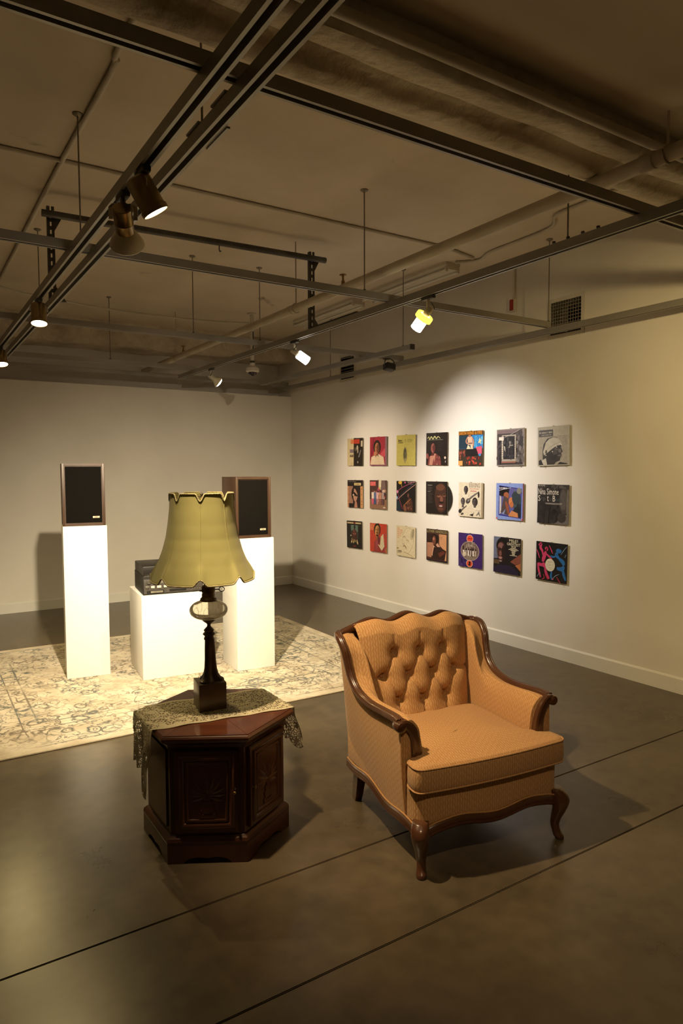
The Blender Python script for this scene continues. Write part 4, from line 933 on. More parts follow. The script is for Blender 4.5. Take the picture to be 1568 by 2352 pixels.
        c.p([(.13, .14), (.20, .18), (.20, .62), (.13, .66)], '#b8b4b4'); c.e(.30, .76, .13, .11, '#18120f'); c.e(.38, .66, .10, .10, '#9a5a3c', -20); c.p([(.18, .20), (.30, .66), (.46, .58), (.48, .12)], '#4f403e'); c.p([(.22, .16), (.36, .30), (.30, .14)], '#7f8cb4'); c.l([(.36, .50), (.42, .36), (.48, .14)], .10, '#8a4c38'); c.e(.56, .50, .09, .12, '#c87a4c'); c.e(.58, .42, .07, .08, '#b56a42'); c.e(.74, .60, .15, .18, '#313c42'); c.p([(.46, .12), (.58, .26), (.80, .20), (.82, .08), (.50, .10)], '#c08052'); c.e(.84, .80, .085, .085, '#7c7a70'); c.words(.12, .845, .42, .885, '#d8d4e0', 12); c.l([(.10, .80), (.55, .88)], .012, '#d8d4e0'); c.e(.03, .03, .03, .025, '#c86a70'); c.e(.95, .03, .03, .025, '#c86a70'); c.r(.97, 0, 1, 1, '#7c3f4a')
    elif k == 13:
        c.r(0, 0, 1, 1, '#2a2524'); c.r(0, .90, 1, 1, '#3c3634'); c.spots(.05, .88, .9, .99, 20, ['#4a4442', '#2c2625', '#5a5350'], .02, .05, 7); c.e(.86, .60, .16, .34, '#47403e'); c.e(.82, .62, .10, .26, '#57504d'); c.e(.97, .50, .05, .40, '#6c6560'); c.p([(.45, 0), (.62, .12), (.80, .22), (1, .26), (1, 0)], '#6a6460'); c.e(.78, .16, .14, .12, '#3a3432'); c.spots(.05, .05, .6, .45, 30, ['#252020', '#302a29', '#1e1918'], .04, .10, 12)
        c.t(.03, .74, .68, .90, 'Nina Simone', '#ddd6cc'); c.t(.03, .57, .10, .72, 'S', '#ddd6cc'); c.t(.11, .57, .28, .69, 'ings', '#56575a'); c.t(.32, .57, .37, .71, 't', '#ddd6cc'); c.t(.38, .57, .48, .70, 'he', '#4c4d50'); c.t(.50, .57, .58, .72, 'B', '#ddd6cc'); c.t(.59, .57, .76, .70, 'lues', '#4a545a'); c.r(.26, .52, .80, .53, '#b8b0a8'); c.r(.28, .495, .78, .505, '#a8a098'); c.words(.02, .955, .25, .985, '#a8a098', 13); c.lines(.70, .95, .22, 2, '#8a827a', .03)
    elif k == 14:
        c.r(0, 0, 1, 1, '#15110f'); c.r(.04, .90, .45, .95, '#bfa878'); c.r(.45, .90, .58, .95, '#7c2a26'); c.r(.58, .90, .94, .95, '#c4b080'); c.r(.28, .52, .74, .85, '#587064'); c.p([(.28, .66), (.74, .60), (.74, .34), (.28, .40)], '#2e3c36'); c.e(.52, .78, .06, .08, '#1c1210'); c.body(.50, .70, .20, .36, '#3c2019'); c.e(.45, .55, .09, .12, '#5a2a22'); c.spots(.36, .4, .62, .66, 18, ['#6a3028', '#8a5a50', '#3a1c18'], .015, .03, 2); c.spots(.28, .18, .76, .32, 22, ['#b39a6a', '#c8b48a', '#7a5a3c', '#4a3424'], .02, .045, 5); c.e(.28, .46, .035, .02, '#cfc4ac'); c.r(.42, .05, .60, .10, '#702420'); c.lines(.70, .84, .2, 2, '#4a5048', .03)
    elif k == 15:
        c.r(0, 0, 1, 1, '#b63d2c'); c.r(.0, .75, .30, .98, '#c4603f'); c.lines(.03, .94, .2, 8, '#d08a62', .026); c.p([(.62, .02), (1, .02), (1, .18), (.62, .10)], '#a8643c'); c.body(.56, .52, .34, .52, '#8e3330'); c.p([(.46, .28), (.60, .24), (.66, .56), (.80, .66), (.86, .22), (.70, .06)], '#c8bb9a'); c.head(.44, .74, .20, '#c08a50', '#8e5c34', '#1f1512', '#8a3a30', rot=-12, afro=.35, beard='#2a1812'); c.p([(.46, .50), (.56, .58), (.60, .36), (.52, .30)], '#5c2a2c')
        for y in (.62, .52, .42, .32, .22, .12): c.l([(.86, y), (.92, y+.04), (.98, y)], .02, '#7a5a70'); c.l([(.34, y*.6), (.42, y*.6+.03), (.48, y*.6)], .02, '#a0606a')
    elif k == 16:
        c.r(0, 0, 1, 1, '#cfc2a0'); c.p([(.03, .03), (.97, .03), (.97, .97), (.03, .97)], '#d3c7a8')
        for i, w in enumerate((.14, .28, .30, .24, .18, .08)): c.words(.05, .90-.062*i, .05+w, .94-.062*i, '#d08a6c', i)
        for pts in ([(.34, .40), (.36, .62), (.42, .86), (.60, .95), (.80, .92), (.90, .75), (.90, .50), (.78, .26), (.60, .12), (.44, .16)],): c.l(pts, .014, '#a89c7c')
        c.e(.84, .76, .10, .18, '#b8ac8c', -15); c.e(.88, .80, .06, .15, '#9a8f74', -15); c.l([(.34, .62), (.42, .66), (.50, .63)], .02, '#857a60'); c.l([(.52, .56), (.62, .54), (.66, .50)], .02, '#857a60'); c.l([(.36, .32), (.44, .36), (.54, .26)], .045, '#8a7f64'); c.l([(.30, .44), (.36, .40), (.44, .42)], .016, '#a09474'); c.l([(.40, .14), (.66, .10), (.90, .02)], .02, '#a59868'); c.words(.04, .13, .30, .19, '#6f6650', 14); c.r(.04, .10, .26, .12, '#8a8068'); c.e(.07, .25, .05, .025, '#8a8058')
    elif k == 17:
        c.r(0, 0, 1, 1, '#1d1624'); c.r(.03, .04, .95, .98, '#4a2c22'); c.p([(.03, .12), (.03, .56), (.34, .58), (.30, .10)], '#a8765c'); c.p([(.60, .86), (.95, .86), (.95, .06), (.80, .06), (.80, .40), (.62, .52)], '#bf8a62'); c.r(.03, .58, .40, .86, '#2c1a16'); c.e(.42, .70, .17, .15, '#1a0f0d'); c.e(.37, .66, .085, .14, '#6a3c2e'); c.e(.35, .70, .04, .05, '#a8705c'); c.p([(.24, .10), (.34, .50), (.52, .50), (.94, .36), (.86, .06), (.06, .06)], '#2e1a17'); c.p([(.26, .18), (.34, .50), (.42, .44), (.30, .16)], '#c89a7c'); c.p([(.30, .20), (.37, .46), (.42, .42), (.34, .14)], '#1a0f0f'); c.p([(.46, .52), (.52, .46), (.66, .46), (.54, .58)], '#c09078'); c.p([(.56, .26), (.80, .36), (.90, .30), (.64, .14)], '#5c2c22')
        c.r(.0, .88, 1, .99, '#3a2618'); c.t(.02, .89, .96, .975, 'LUTHER VANDROSS', '#a09468'); c.lines(.62, .82, .16, 3, '#6a4a38', .05)
    elif k == 18:
        c.r(0, 0, 1, 1, '#3a2160'); c.spots(.02, .04, .35, .24, 16, ['#33204e', '#44306a', '#2c1a48'], .03, .06, 3); c.e(.49, .845, .14, .115, '#c9b6a0'); c.e(.49, .845, .125, .10, '#d5472f'); c.words(.40, .83, .58, .87, '#8a2a20', 15); c.e(.49, .485, .385, .285, '#b5a596', n=40); c.e(.49, .485, .370, .272, '#6c5850', n=40); c.p([(.14, .40), (.84, .42), (.72, .26), (.50, .215), (.28, .27)], '#7d6c5e'); c.spots(.22, .34, .76, .58, 50, ['#4a3a36', '#8a786c', '#a8988a', '#352824', '#5c4a44'], .02, .045, 9); c.spots(.25, .58, .72, .70, 20, ['#8a786c', '#77665c', '#9a8a7c'], .02, .05, 10)
        for x in (.24, .34, .44, .54, .64, .74): c.e(x, .53, .02, .03, '#2c1e1a'); c.p([(x-.03, .50), (x+.03, .50), (x+.025, .34), (x-.025, .34)], '#a8988c' if int(x*100) % 4 else '#d8ccc0')
        c.e(.27, .38, .07, .075, '#c2b29c'); c.e(.49, .115, .14, .105, '#c9b6a0'); c.e(.49, .115, .125, .09, '#cf4a30'); c.e(.50, .145, .045, .04, '#241412'); c.e(.49, .085, .05, .03, '#241412')
    elif k == 19:
        c.r(0, 0, 1, 1, '#1b1418'); c.p([(0, .38), (0, 1), (.26, 1), (.16, .40)], '#666a80'); c.r(0, .24, .22, .36, '#54402e'); c.p([(.62, .34), (1, .60), (1, .34), (.80, .28)], '#7c4636'); c.p([(.80, .26), (1, .34), (1, .12)], '#a8643c'); c.e(.32, .76, .22, .22, '#151012'); c.e(.29, .60, .16, .27, '#4a2c26'); c.e(.27, .75, .10, .09, '#7c5550'); c.e(.38, .56, .08, .22, '#241618'); c.e(.22, .655, .055, .022, '#140c0c'); c.e(.36, .65, .05, .02, '#140c0c'); c.l([(.16, .70), (.22, .70), (.29, .67), (.40, .69)], .025, '#2a1210'); c.e(.26, .54, .05, .07, '#744a40'); c.e(.26, .425, .075, .03, '#9a6a68'); c.e(.26, .405, .05, .014, '#b58a86'); c.e(.27, .33, .05, .025, '#8a7a74'); c.p([(.0, .0), (.0, .12), (.20, .22), (.62, .24), (.86, .14), (.96, .0)], '#231c34')
        c.t(.58, .90, .90, .965, 'MILES', '#d8cdae'); c.words(.66, .87, .82, .895, '#c8bd9e', 16); c.t(.50, .795, .98, .865, 'GREATEST', '#d8cdae'); c.words(.66, .755, .84, .79, '#c8bd9e', 17)
        for i, w in enumerate((.16, .26, .36, .20, .12, .14, .10, .10, .26)): c.r(.74-w/2, .725-i*.026, .74+w/2, .742-i*.026, '#b8ae92')
    else:
        c.r(0, 0, 1, 1, '#0c090b'); pk = '#c03a62'; bl = '#2465a4'
        for pts, w in (([(.08, .90), (.16, .95), (.14, .84), (.20, .76), (.24, .62)], .075), ([(.30, .80), (.34, .84), (.36, .78)], .09), ([(.32, .76), (.26, .60), (.22, .48)], .11), ([(.24, .46), (.26, .40), (.34, .36)], .12), ([(.30, .38), (.10, .40), (.06, .38)], .09), ([(.06, .40), (.10, .24), (.16, .06)], .065), ([(.30, .36), (.34, .20), (.44, .06)], .085), ([(.30, .72), (.42, .64), (.52, .58)], .05), ([(.02, .78), (.08, .66), (.12, .56)], .03), ([(.42, .92), (.50, .80), (.54, .72)], .03)): c.l(pts, w, pk)
        for pts, w in (([(.66, .78), (.70, .82), (.76, .80), (.80, .84)], .10), ([(.70, .76), (.66, .70), (.74, .62)], .10), ([(.74, .62), (.86, .54), (.90, .46)], .11), ([(.90, .44), (.84, .36), (.68, .36)], .11), ([(.86, .38), (.90, .22), (.96, .08)], .08), ([(.66, .68), (.56, .64), (.46, .66)], .045), ([(.52, .26), (.50, .14), (.54, .04)], .06)): c.l(pts, w, bl)
        for pts in ([(.98, .94), (.90, .86), (.80, .72)], [(.54, .06), (.64, .16), (.76, .22)], [(.04, .06), (.10, .14), (.16, .18)], [(.92, .66), (.96, .74)]): c.l(pts, .016, '#7a92a8')
        for pts in ([(.68, .14), (.76, .04), (.80, -.0)], [(.20, .02), (.28, .06), (.26, .16)], [(.32, .16), (.40, .04)]): c.l(pts, .022, '#b8304a')
        c.e(.56, .07, .022, .022, '#c83a4a'); c.e(.465, .42, .155, .165, '#cfc7ae', n=36); c.e(.465, .42, .012, .013, '#4a4236', n=10); c.words(.39, .49, .54, .515, '#9a927c', 18); c.words(.42, .34, .51, .36, '#9a927c', 19); c.lines(.35, .43, .07, 3, '#b0a892', .02, .006)
    return c
ALB = [  # y, z, tilt, label, extras
 (6.415, 1.706, -.5, 'album cover split cream and black with a red title block'), (5.967, 1.703, -.6, 'crimson album cover with smiling portrait in a white blouse'),
 (5.489, 1.701, -.5, 'plain mustard-yellow album cover with a small sketched figure'), (5.015, 1.701, -.8, 'black album cover of a singer in a red patterned shirt'),
 (4.552, 1.694, -.5, 'colourful concert album cover with orange lettering and blue stage light'), (4.075, 1.688, .3, 'grey shrink-wrapped album cover with a framed stage photograph'),
 (3.623, 1.685, 1.2, 'grey shrink-wrapped album cover with profile in a pale headscarf'), (6.413, 1.234, .5, 'black and tan album cover with face in dark glasses'),
 (5.970, 1.237, 0, 'brown album cover with a crowd in bright street clothes'), (5.489, 1.234, -.1, 'black album cover crossed by pink neon light beams'),
 (5.015, 1.235, .1, 'dark brown album cover with large face and black record sliding out'), (4.547, 1.231, -.6, 'cream album cover with three heads and a guitar'),
 (4.076, 1.231, -.1, 'light-blue bordered album cover with a couple leaning together'), (3.620, 1.227, -.2, 'charcoal album cover with big white lettering'),
 (6.430, .770, 1.2, 'black album cover with small teal stage photograph'), (5.967, .770, .6, 'bright red album cover with smiling moustached portrait'),
 (5.488, .771, -.3, 'pale cream album cover with faint pencil-drawn face'), (5.006, .774, -.1, 'brown album cover of seated figure in dark suit'),
 (4.547, .770, .4, 'purple album cover with round group photograph and orange discs'), (4.100, .769, -.4, 'dark album cover with large face and cream block lettering'),
 (3.627, .767, -.6, 'black album cover with pink and blue dancers around a white label')]
def albums():
    for k, (y, z, rot, lab) in enumerate(ALB):
        r = empty('record_album', (XR-.013, y, z)); r.rotation_euler = (R(-rot), 0, 0); tag(r, lab+' on the white wall', 'album', 'record albums pinned in three rows on the wall')
        box('sleeve', (0, 0, 0), (.0042, AS, AS), SLV, r)
        c = art(k); dz = .00005
        V = [(-.0024-z_*dz, -(min(1, max(0, x))-.5)*AS, (min(1, max(0, yy))-.5)*AS) for x, yy, z_ in c.V]
        me = bpy.data.meshes.new('cover_print'); me.from_pydata(V, [], c.F)
        at = me.attributes.new('ink', 'FLOAT_COLOR', 'FACE'); at.data.foreach_set('color', [q for col in c.K for q in (*col, 1)])
        link('cover_print', me, INK, r)
        if k in (5, 6):
            wm = MATS.get('plastic_wrap')
            if not wm:
                wm = bpy.data.materials.new('plastic_wrap'); wm.use_nodes = True; nt = wm.node_tree; MATS['plastic_wrap'] = wm; nt.nodes.remove(nt.nodes['Principled BSDF'])
                gl = N(nt, 'ShaderNodeBsdfGlossy'); gl.inputs['Roughness'].default_value = .06; tp = N(nt, 'ShaderNodeBsdfTransparent'); fr = N(nt, 'ShaderNodeFresnel'); mx = N(nt, 'ShaderNodeMixShader')
                nz = N(nt, 'ShaderNodeTexNoise', i_Scale=7., i_Detail=1., i_Distortion=1.); bp = N(nt, 'ShaderNodeBump'); bp.inputs['Strength'].default_value = .22; bp.inputs['Distance'].default_value = .01
                nt.links.new(nz.outputs['Fac'], bp.inputs['Height']); nt.links.new(bp.outputs[0], gl.inputs['Normal']); fr.inputs[0].default_value = 1.3; nt.links.new(fr.outputs[0], mx.inputs[0]); nt.links.new(tp.outputs[0], mx.inputs[1]); nt.links.new(gl.outputs[0], mx.inputs[2]); nt.links.new(mx.outputs[0], nt.nodes['Material Output'].inputs[0])
            xx = -.0024-(c.layer+8)*dz
            obj('plastic_wrap', [(xx, .16, -.16), (xx, -.16, -.16), (xx, -.16, .158), (xx, .16, .158)], [(0, 1, 2, 3)], wm, r)
        if k == 10:
            rec = lathe('vinyl_record', [(0, -.0008), (.150, -.0008), (.1505, 0), (.150, .0008), (0, .0008)], VIN, r, n=72, c=(.0032, -.068, -.004), axis=(-1, 0, 0), caps=False)
        for dy, dzz in ((0, AS/2+.003), (-.10, -AS/2-.003), (.10, -AS/2-.003)):
            box('pin', (-.0015, dy, dzz), (.021, .004, .004), PIN, r)
albums()
# ------------------------------------------------------------ strut channel grid under the ceiling
GALV = mat('galvanised_strut', (.34, .315, .27), (.25, .23, .195), rough=.42, metal=.4, scale=5, stretch=(.4, .4, 1), contrast=(.3, .7))
DKM = mat('dark_steel', (.06, .055, .05), (.09, .08, .07), rough=.5, metal=.7, scale=12)
def channel_prof(w=.041, h=.041, t=.0028, slot=.019, lip=.008):
    a = w/2; s = slot/2
    return [(-a, 0), (-s, 0), (-s, lip), (-s-t, lip), (-s-t, t), (-a+t, t), (-a+t, h-t), (a-t, h-t), (a-t, t), (s+t, t), (s+t, lip), (s, lip), (s, 0), (a, 0), (a, h), (-a, h)]
def channel(p0, p1, label, group='galvanised strut channels hung under the ceiling'):
    p0 = Vector(p0); p1 = Vector(p1); d = (p1-p0).normalized(); x = d.cross(Vector((0, 0, 1))).normalized(); pr = channel_prof(); n = len(pr)
    V = []
    for p in (Vector((0, 0, 0)), p1-p0): V += [p+x*q[0]+Vector((0, 0, q[1])) for q in pr]
    F = [(i, (i+1) % n, n+(i+1) % n, n+i) for i in range(n)]
    for a in ((0, 1, 2, 3, 4, 5), (5, 6, 15, 0), (6, 7, 14, 15), (7, 8, 13, 14), (8, 9, 10, 11, 12, 13)):
        F.append(a); F.append(tuple(n+i for i in a[::-1]))
    r = empty('strut_channel', p0); tag(r, label, 'metal rail', group); obj('channel', V, F, GALV, r)
    return r
ZY, ZX = 2.500, 2.5425
chA = channel((XL+.02, 1.745, ZX), (4.28, 1.745, ZX), 'long grey strut channel crossing just below the rough concrete beam')
channel((XL+.02, 3.46, ZX), (4.05, 3.46, ZX), 'grey strut channel that ends above the wall-side rail beside the square vent')
channel((XL+.02, 5.22, ZX), (4.06, 5.22, ZX), 'grey strut channel that ends at the small black floodlight')
channel((XL+.02, 6.85, ZX), (2.63, 6.85, ZX), 'grey strut channel nearer of the two just before the back partition')
channel((XL+.02, 7.52, ZX), (4.06, 7.52, ZX), 'grey strut channel running closest to the back partition')
chC = channel((.712, YF+.05, ZY), (.712, 6.55, ZY), 'strut channel of the close pair that carries four lamps')
chD = channel((.812, YF+.05, ZY), (.812, 6.75, ZY), 'strut channel of the close pair without lamps')
chB = channel((2.590, YF+.05, ZY), (2.590, 7.25, ZY), 'long strut channel with three lamps facing the album wall and plinths')
channel((4.060, YF+.05, ZY), (4.060, 7.60, ZY), 'strut channel running along the right wall past both vents')
channel((3.600, 4.50, ZY), (3.600, 7.30, ZY), 'short strut channel with a black end cap near the far vent')
box('end_cap', (0, -.004, .0205), (.044, .008, .044), DKM, [o for o in C.objects if o.name.startswith('strut_channel')][-1])
box('splice_plate', (0, 3.0-YF+1.05-.05, .047), (.045, .5, .006), DKM, chB)     # coupling on top of the channel
for i in range(4): lathe('bolt', [(0, 0), (.008, 0), (.008, .008), (0, .008)], DKM, chB, n=6, c=(0, 1.95+i*.08-YF-.05, .05), caps=False)
for yy in (1.86, 2.06): box('splice_plate', (-.002, yy-YF-.05, .046), (.046, .10, .006), GALV, chD)
box('splice_bar', (.026, 1.98-YF-.05, -.003), (.010, .16, .006), GALV, chD)

# hanger rods
RODM = mat('rod_zinc', (.26, .22, .16), (.20, .165, .12), rough=.5, metal=.4, scale=30)
def rod(x, y, z0, label, m=None, zt=ZC):
    r = empty('hanger_rod', (x, y, z0)); tag(r, label, 'rod', 'threaded hanger rods between ceiling and rails')
    h = zt-z0; tube('rod', [(0, 0, 0), (0, 0, h)], .0038, m or RODM, r, n=8)
    lathe('ceiling_flange', [(0, h-.012), (.012, h-.012), (.024, h-.004), (.024, h), (0, h)], m or RODM, r, n=14, caps=False)
    lathe('nut', [(0, -.001), (.009, -.001), (.009, .009), (0, .009)], DKM, r, n=6, caps=False)
T = ZX+.0415; T2 = ZY+.0415
for x, y, z, l in ((2.40, 3.46, T, 'hanger rod dropping to the channel near the fluorescent fixture'), (.76, 3.46, T, 'hanger rod behind the paired channels beside the pipe rack'), (.86, 5.22, T, 'hanger rod behind the pipe rack on the far side of the paired channels'),
                   (2.56, 5.22, T, 'hanger rod beside the drooping cable and rack post'), (1.98, 5.22, T, 'thin hanger rod midway along the third cross channel'), (4.045, 3.46, T, 'hanger rod just beside the square wall vent'),
                   (3.60, 4.62, T2, 'hanger rod above the black end cap of the short channel'), (4.06, 6.52, T2, 'hanger rod close to the far wall vent'), (2.60, 2.12, T2, 'hanger rod bolted at the splice plate of the long channel'),
                   (.815, 2.046, T2, 'hanger rod between the paired channels near the concrete beam'), (1.75, 6.85, T, 'hanger rod just before the back partition')):
    rod(x, y, z, l, None, ZC)

# ------------------------------------------------------------ pipe rack: two slotted posts and a bar
def rack():
    r = empty('pipe_rack', (0, 0, 0)); r.location = (1.71, 4.475, T2); r.rotation_euler = (0, 0, R(-3)); tag(r, 'grey steel rack of two slotted posts and a cross pipe above the rails', 'rack')
    RS = mat('slotted_steel', (.075, .07, .065), (.12, .11, .10), rough=.5, metal=.7, scale=9)
    for px in (-.893, .885):
        bm = bmesh.new(); h = .56; w = .042; d = .03
        for sx in (-1, 1): bm_box(bm, (px+sx*(w/2-.0015), 0, h/2), (.003, d, h))
        z = 0
        for k in range(12):           # slotted web
            z0 = k*h/12; bm_box(bm, (px-w/2+.009, -d/2+.0015, z0+h/24), (.015, .003, h/12)); bm_box(bm, (px+w/2-.009, -d/2+.0015, z0+h/24), (.015, .003, h/12)); bm_box(bm, (px, -d/2+.0015, z0+.011), (w-.006, .003, .022))
        bmobj('slotted_post', bm, RS, r)
        for zz, sg in ((.475, 1), (.055, -1)):
            x1 = px+.02; V = []
            for yy in (-.006, .006): V += [(x1, yy, zz-.06), (x1+.05 if sg > 0 else x1+.06, yy, zz+.035 if sg > 0 else zz-.055), (x1, yy, zz+.035)]
            obj('gusset', V, [(0, 1, 2), (5, 4, 3), (0, 3, 4, 1), (1, 4, 5, 2), (2, 5, 3, 0)], RS, r)
    lathe('cross_pipe', [(0, 0), (.021, 0), (.021, 1.93), (.017, 1.93), (.017, 1.925), (0, 1.925)], RS, r, n=24, c=(-.945, -.038, .505), axis=(1, 0, 0), caps=False)
    hk = spline([(0, 0, .006), (0, 0, -.020), (.006, 0, -.032), (.012, 0, -.026)], 5)
    tube('hook', [Vector((.165, -.038, .478))+p for p in hk], .004, RS, r, n=6)
rack()

# ------------------------------------------------------------ pipes and conduits
PP = mat('painted_pipe', (.55, .48, .36), (.48, .41, .30), rough=.55, scale=6, bump=.1, bscale=40)
CP = mat('painted_conduit', (.58, .52, .42), (.52, .46, .37), rough=.7, scale=8)
def sprinkler():
    r = empty('sprinkler_pipe', (2.505, 0, 2.70)); tag(r, 'thick cream sprinkler pipe running under the concrete beam toward the back', 'pipe')
    tube('pipe', [(0, YF+.05, 0), (0, 8.28, 0)], .030, PP, r, n=24)
    for y in (1.66, 4.58, 7.2, -1.0):
        lathe('coupling', [(.0305, -.03), (.034, -.028), (.034, .028), (.0305, .03)], PP, r, n=24, c=(0, y+.0, 0), axis=(0, 1, 0), caps=False)
        rg = tube('hanger_ring', [(.034*math.cos(a), y-.08, .034*math.sin(a)) for a in [2*PI*i/24 for i in range(24)]], .004, PP, r, n=6, closed=True)
        tube('hanger_stem', [(0, y-.08, .034), (0, y-.08, (ZC if y > 1.8 else 2.86)-2.70)], .005, PP, r, n=8)
    for y in (3.86, 6.9, 0.9):
        BR = mat('head_brass', (.35, .22, .08), (.25, .15, .05), rough=.4, metal=.8, scale=40)
        lathe('sprinkler_head', [(0, .03), (.012, .03), (.012, .05), (.007, .055), (.007, .08), (.010, .084), (.024, .088), (.024, .092), (0, .092)], BR, r, n=14, c=(0, y, 0), caps=False)
sprinkler()
def conduit(name, pts, rr, m, label, cat='conduit', n=8, base=None):
    pts = [Vector(p) for p in pts]; b = pts[0]; r = tube(name, [p-b for p in pts], rr, m, None, n=n); r.location = b; return tag(r, label, cat)
conduit('beam_conduit', [(XL+.02, 1.680, 2.787), (XR-.02, 1.680, 2.787)], .018, CP, 'painted conduit fixed along the side of the rough concrete beam', n=14)
conduit('ceiling_conduit', spline([(.786, 2.45, ZC-.013), (.786, 2.90, ZC-.013), (.80, 3.02, ZC-.013), (.787, 4.43, ZC-.013), (.787, 7.85, ZC-.013)], 4), .013, CP, 'thin painted conduit on the ceiling running alongside the paired channels')
conduit('ceiling_conduit', [(XL+.02, 4.01, ZC-.012), (3.52, 3.98, ZC-.012)], .011, CP, 'thin painted conduit crossing the ceiling from side to side')
conduit('ceiling_conduit', spline([(3.82, 4.22, ZC-.012), (3.93, 4.06, ZC-.012), (3.86, 3.86, ZC-.012), (3.84, 3.30, ZC-.012), (3.68, 3.10, ZC-.012), (3.66, 2.90, ZC-.012), (3.66, 2.42, ZC-.012)], 6), .011, CP, 'thin painted conduit with a jog beside the fluorescent fixture')
conduit('junction_conduit', [(3.50, 3.98, ZC-.012), (3.86, 4.06, ZC-.012)], .013, CP, 'short conduit branch joining the fluorescent fixture conduit')
conduit('white_cable', spline([(.10, 6.1, 3.168), (.75, 6.45, 3.05), (1.35, 6.72, 3.055), (1.98, 6.83, 3.052), (2.79, 6.86, 3.070), (3.186, 6.757, 3.075)], 8), .010, mat('white_cable', (.58, .52, .42), (.5, .45, .36), rough=.5), 'white cable drooping across to the dome camera pole', 'cable')
conduit('black_cable', spline([(3.22, 6.731, 2.98), (3.10, 6.5, 2.74), (2.85, 6.2, 2.60), (2.61, 6.0, 2.549)], 8), .006, mat('black_cable', (.02, .018, .016), rough=.5), 'black cable sagging behind the long lamp channel', 'cable')

# fluorescent fixtures
def fluoro(y0, y1, label):
    r = empty('fluorescent_fixture', (3.83, (y0+y1)/2, ZC)); tag(r, label, 'light fixture', 'unlit fluorescent ceiling fixtures'); L = y1-y0
    FX = mat('fixture_enamel', (.66, .60, .48), (.58, .52, .41), rough=.4, scale=6)
    V = []; pr = [(-.075, 0), (-.075, -.022), (-.045, -.058), (.045, -.058), (.075, -.022), (.075, 0)]
    for y in (-L/2, L/2): V += [(a, y, b) for a, b in pr]
    obj('housing', V, [(i, (i+1) % 6, 6+(i+1) % 6, 6+i) for i in range(6)]+[(0, 1, 2, 3, 4, 5), (11, 10, 9, 8, 7, 6)], FX, r)
    for x in (-.062, .062):
        lathe('tube', [(0, -L/2+.02), (.011, -L/2+.02), (.013, -L/2+.03), (.013, L/2-.03), (.011, L/2-.02), (0, L/2-.02)], mat('tube_glass', (.74, .70, .60), (.7, .66, .56), rough=.15), r, n=14, c=(x, 0, -.062), axis=(0, 1, 0), caps=False)
        for y in (-L/2+.012, L/2-.012): box('lamp_holder', (x, y, -.055), (.024, .018, .042), FX, r, bev=.003)
fluoro(4.26, 5.46, 'unlit fluorescent fixture on the ceiling beside the cream sprinkler pipe')
fluoro(5.62, 6.82, 'unlit fluorescent fixture behind the pipe rack post')

# wall vents
def vent(y, z, w, h, label, bars):
    r = empty('wall_vent', (XR, y, z)); tag(r, label, 'vent')
    VM = mat('vent_paint', (.62, .58, .50), (.56, .52, .44), rough=.5, scale=8)
    t = .03
    for cy, cz, sy, sz in ((0, h/2+t/2, w+2*t, t), (0, -h/2-t/2, w+2*t, t), (w/2+t/2, 0, t, h), (-w/2-t/2, 0, t, h)): box('frame', (-.003, cy, cz), (.006, sy, sz), VM, r)
    q = .45; V = [(x, sy*w/2, sz*h/2) for x in (0, q) for sy, sz in ((-1, -1), (1, -1), (1, 1), (-1, 1))]      # sheet-metal duct behind the opening
    obj('duct', V, [(0, 1, 5, 4), (1, 2, 6, 5), (2, 3, 7, 6), (3, 0, 4, 7), (4, 5, 6, 7)], mat('duct_metal', (.34, .31, .27), (.28, .26, .22), rough=.6, metal=.3), r)
    BL = mat('vent_bar', (.30, .26, .21), (.25, .22, .17), rough=.5, metal=.3)
    if bars == 'grid':
        for i in range(1, 12): box('bar', (-.006, -w/2+w*i/12, 0), (.004, .003, h), BL, r)
        for i in range(1, 10): box('bar', (-.007, 0, -h/2+h*i/10), (.003, w, .004), BL, r)
    else:
        for i in range(8): box('louvre', (-.007, 0, -h/2+h*(i+.5)/8), (.012, w, .006), BL, r, rot=None)
vent(3.535, 2.672, .285, .25, 'square wall grille with fine mesh bars behind the wall-side rail', 'grid')
vent(6.58, 2.672, .27, .25, 'square louvred wall vent near the far corner', 'louvre')

# fire alarm strobe with surface raceway
def alarm():
    r = empty('fire_alarm', (XR, 4.06, 2.86)); tag(r, 'small red fire alarm below a white raceway on the right wall', 'alarm')
    box('back_box', (-.014, 0, 0), (.028, .050, .105), mat('alarm_white', (.62, .57, .48), rough=.5), r, bev=.004)
    box('red_cover', (-.034, .004, 0), (.014, .034, .090), mat('alarm_red', (.32, .022, .018), (.26, .018, .015), rough=.35), r, bev=.006)
    box('raceway', (-.008, 0, .19), (.016, .022, .26), mat('alarm_white', (.62, .57, .48), rough=.5), r, bev=.002)
alarm()

# dome security camera on a white pole
def dome():
    r = empty('dome_camera', (3.22, 6.757, 2.52)); tag(r, 'white dome security camera hanging from a white ceiling pole', 'camera')
    WM = mat('camera_white', (.66, .60, .50), (.60, .55, .45), rough=.4)
    h = ZC-2.52
    tube('pole', [(0, 0, .155), (0, 0, h)], .020, WM, r, n=16)
    lathe('ceiling_plate', [(0, h-.012), (.05, h-.012), (.05, h), (0, h)], WM, r, n=20, caps=False)
    lathe('collar', [(0, .135), (.024, .135), (.024, .158), (0, .158)], DKM, r, n=18, caps=False)
    lathe('housing', [(0, .136), (.028, .136), (.030, .105), (.060, .090), (.070, .080), (.072, .048), (.058, .036), (0, .036)], WM, r, n=28, caps=False)
    lathe('dome_window', [(max(.0005, .046*math.cos(R(6*i))), .038-.046*math.sin(R(6*i))) for i in range(16)], mat('smoked_dome', (.03, .02, .025), (.05, .03, .035), rough=.08), r, n=28, caps=False)
dome()

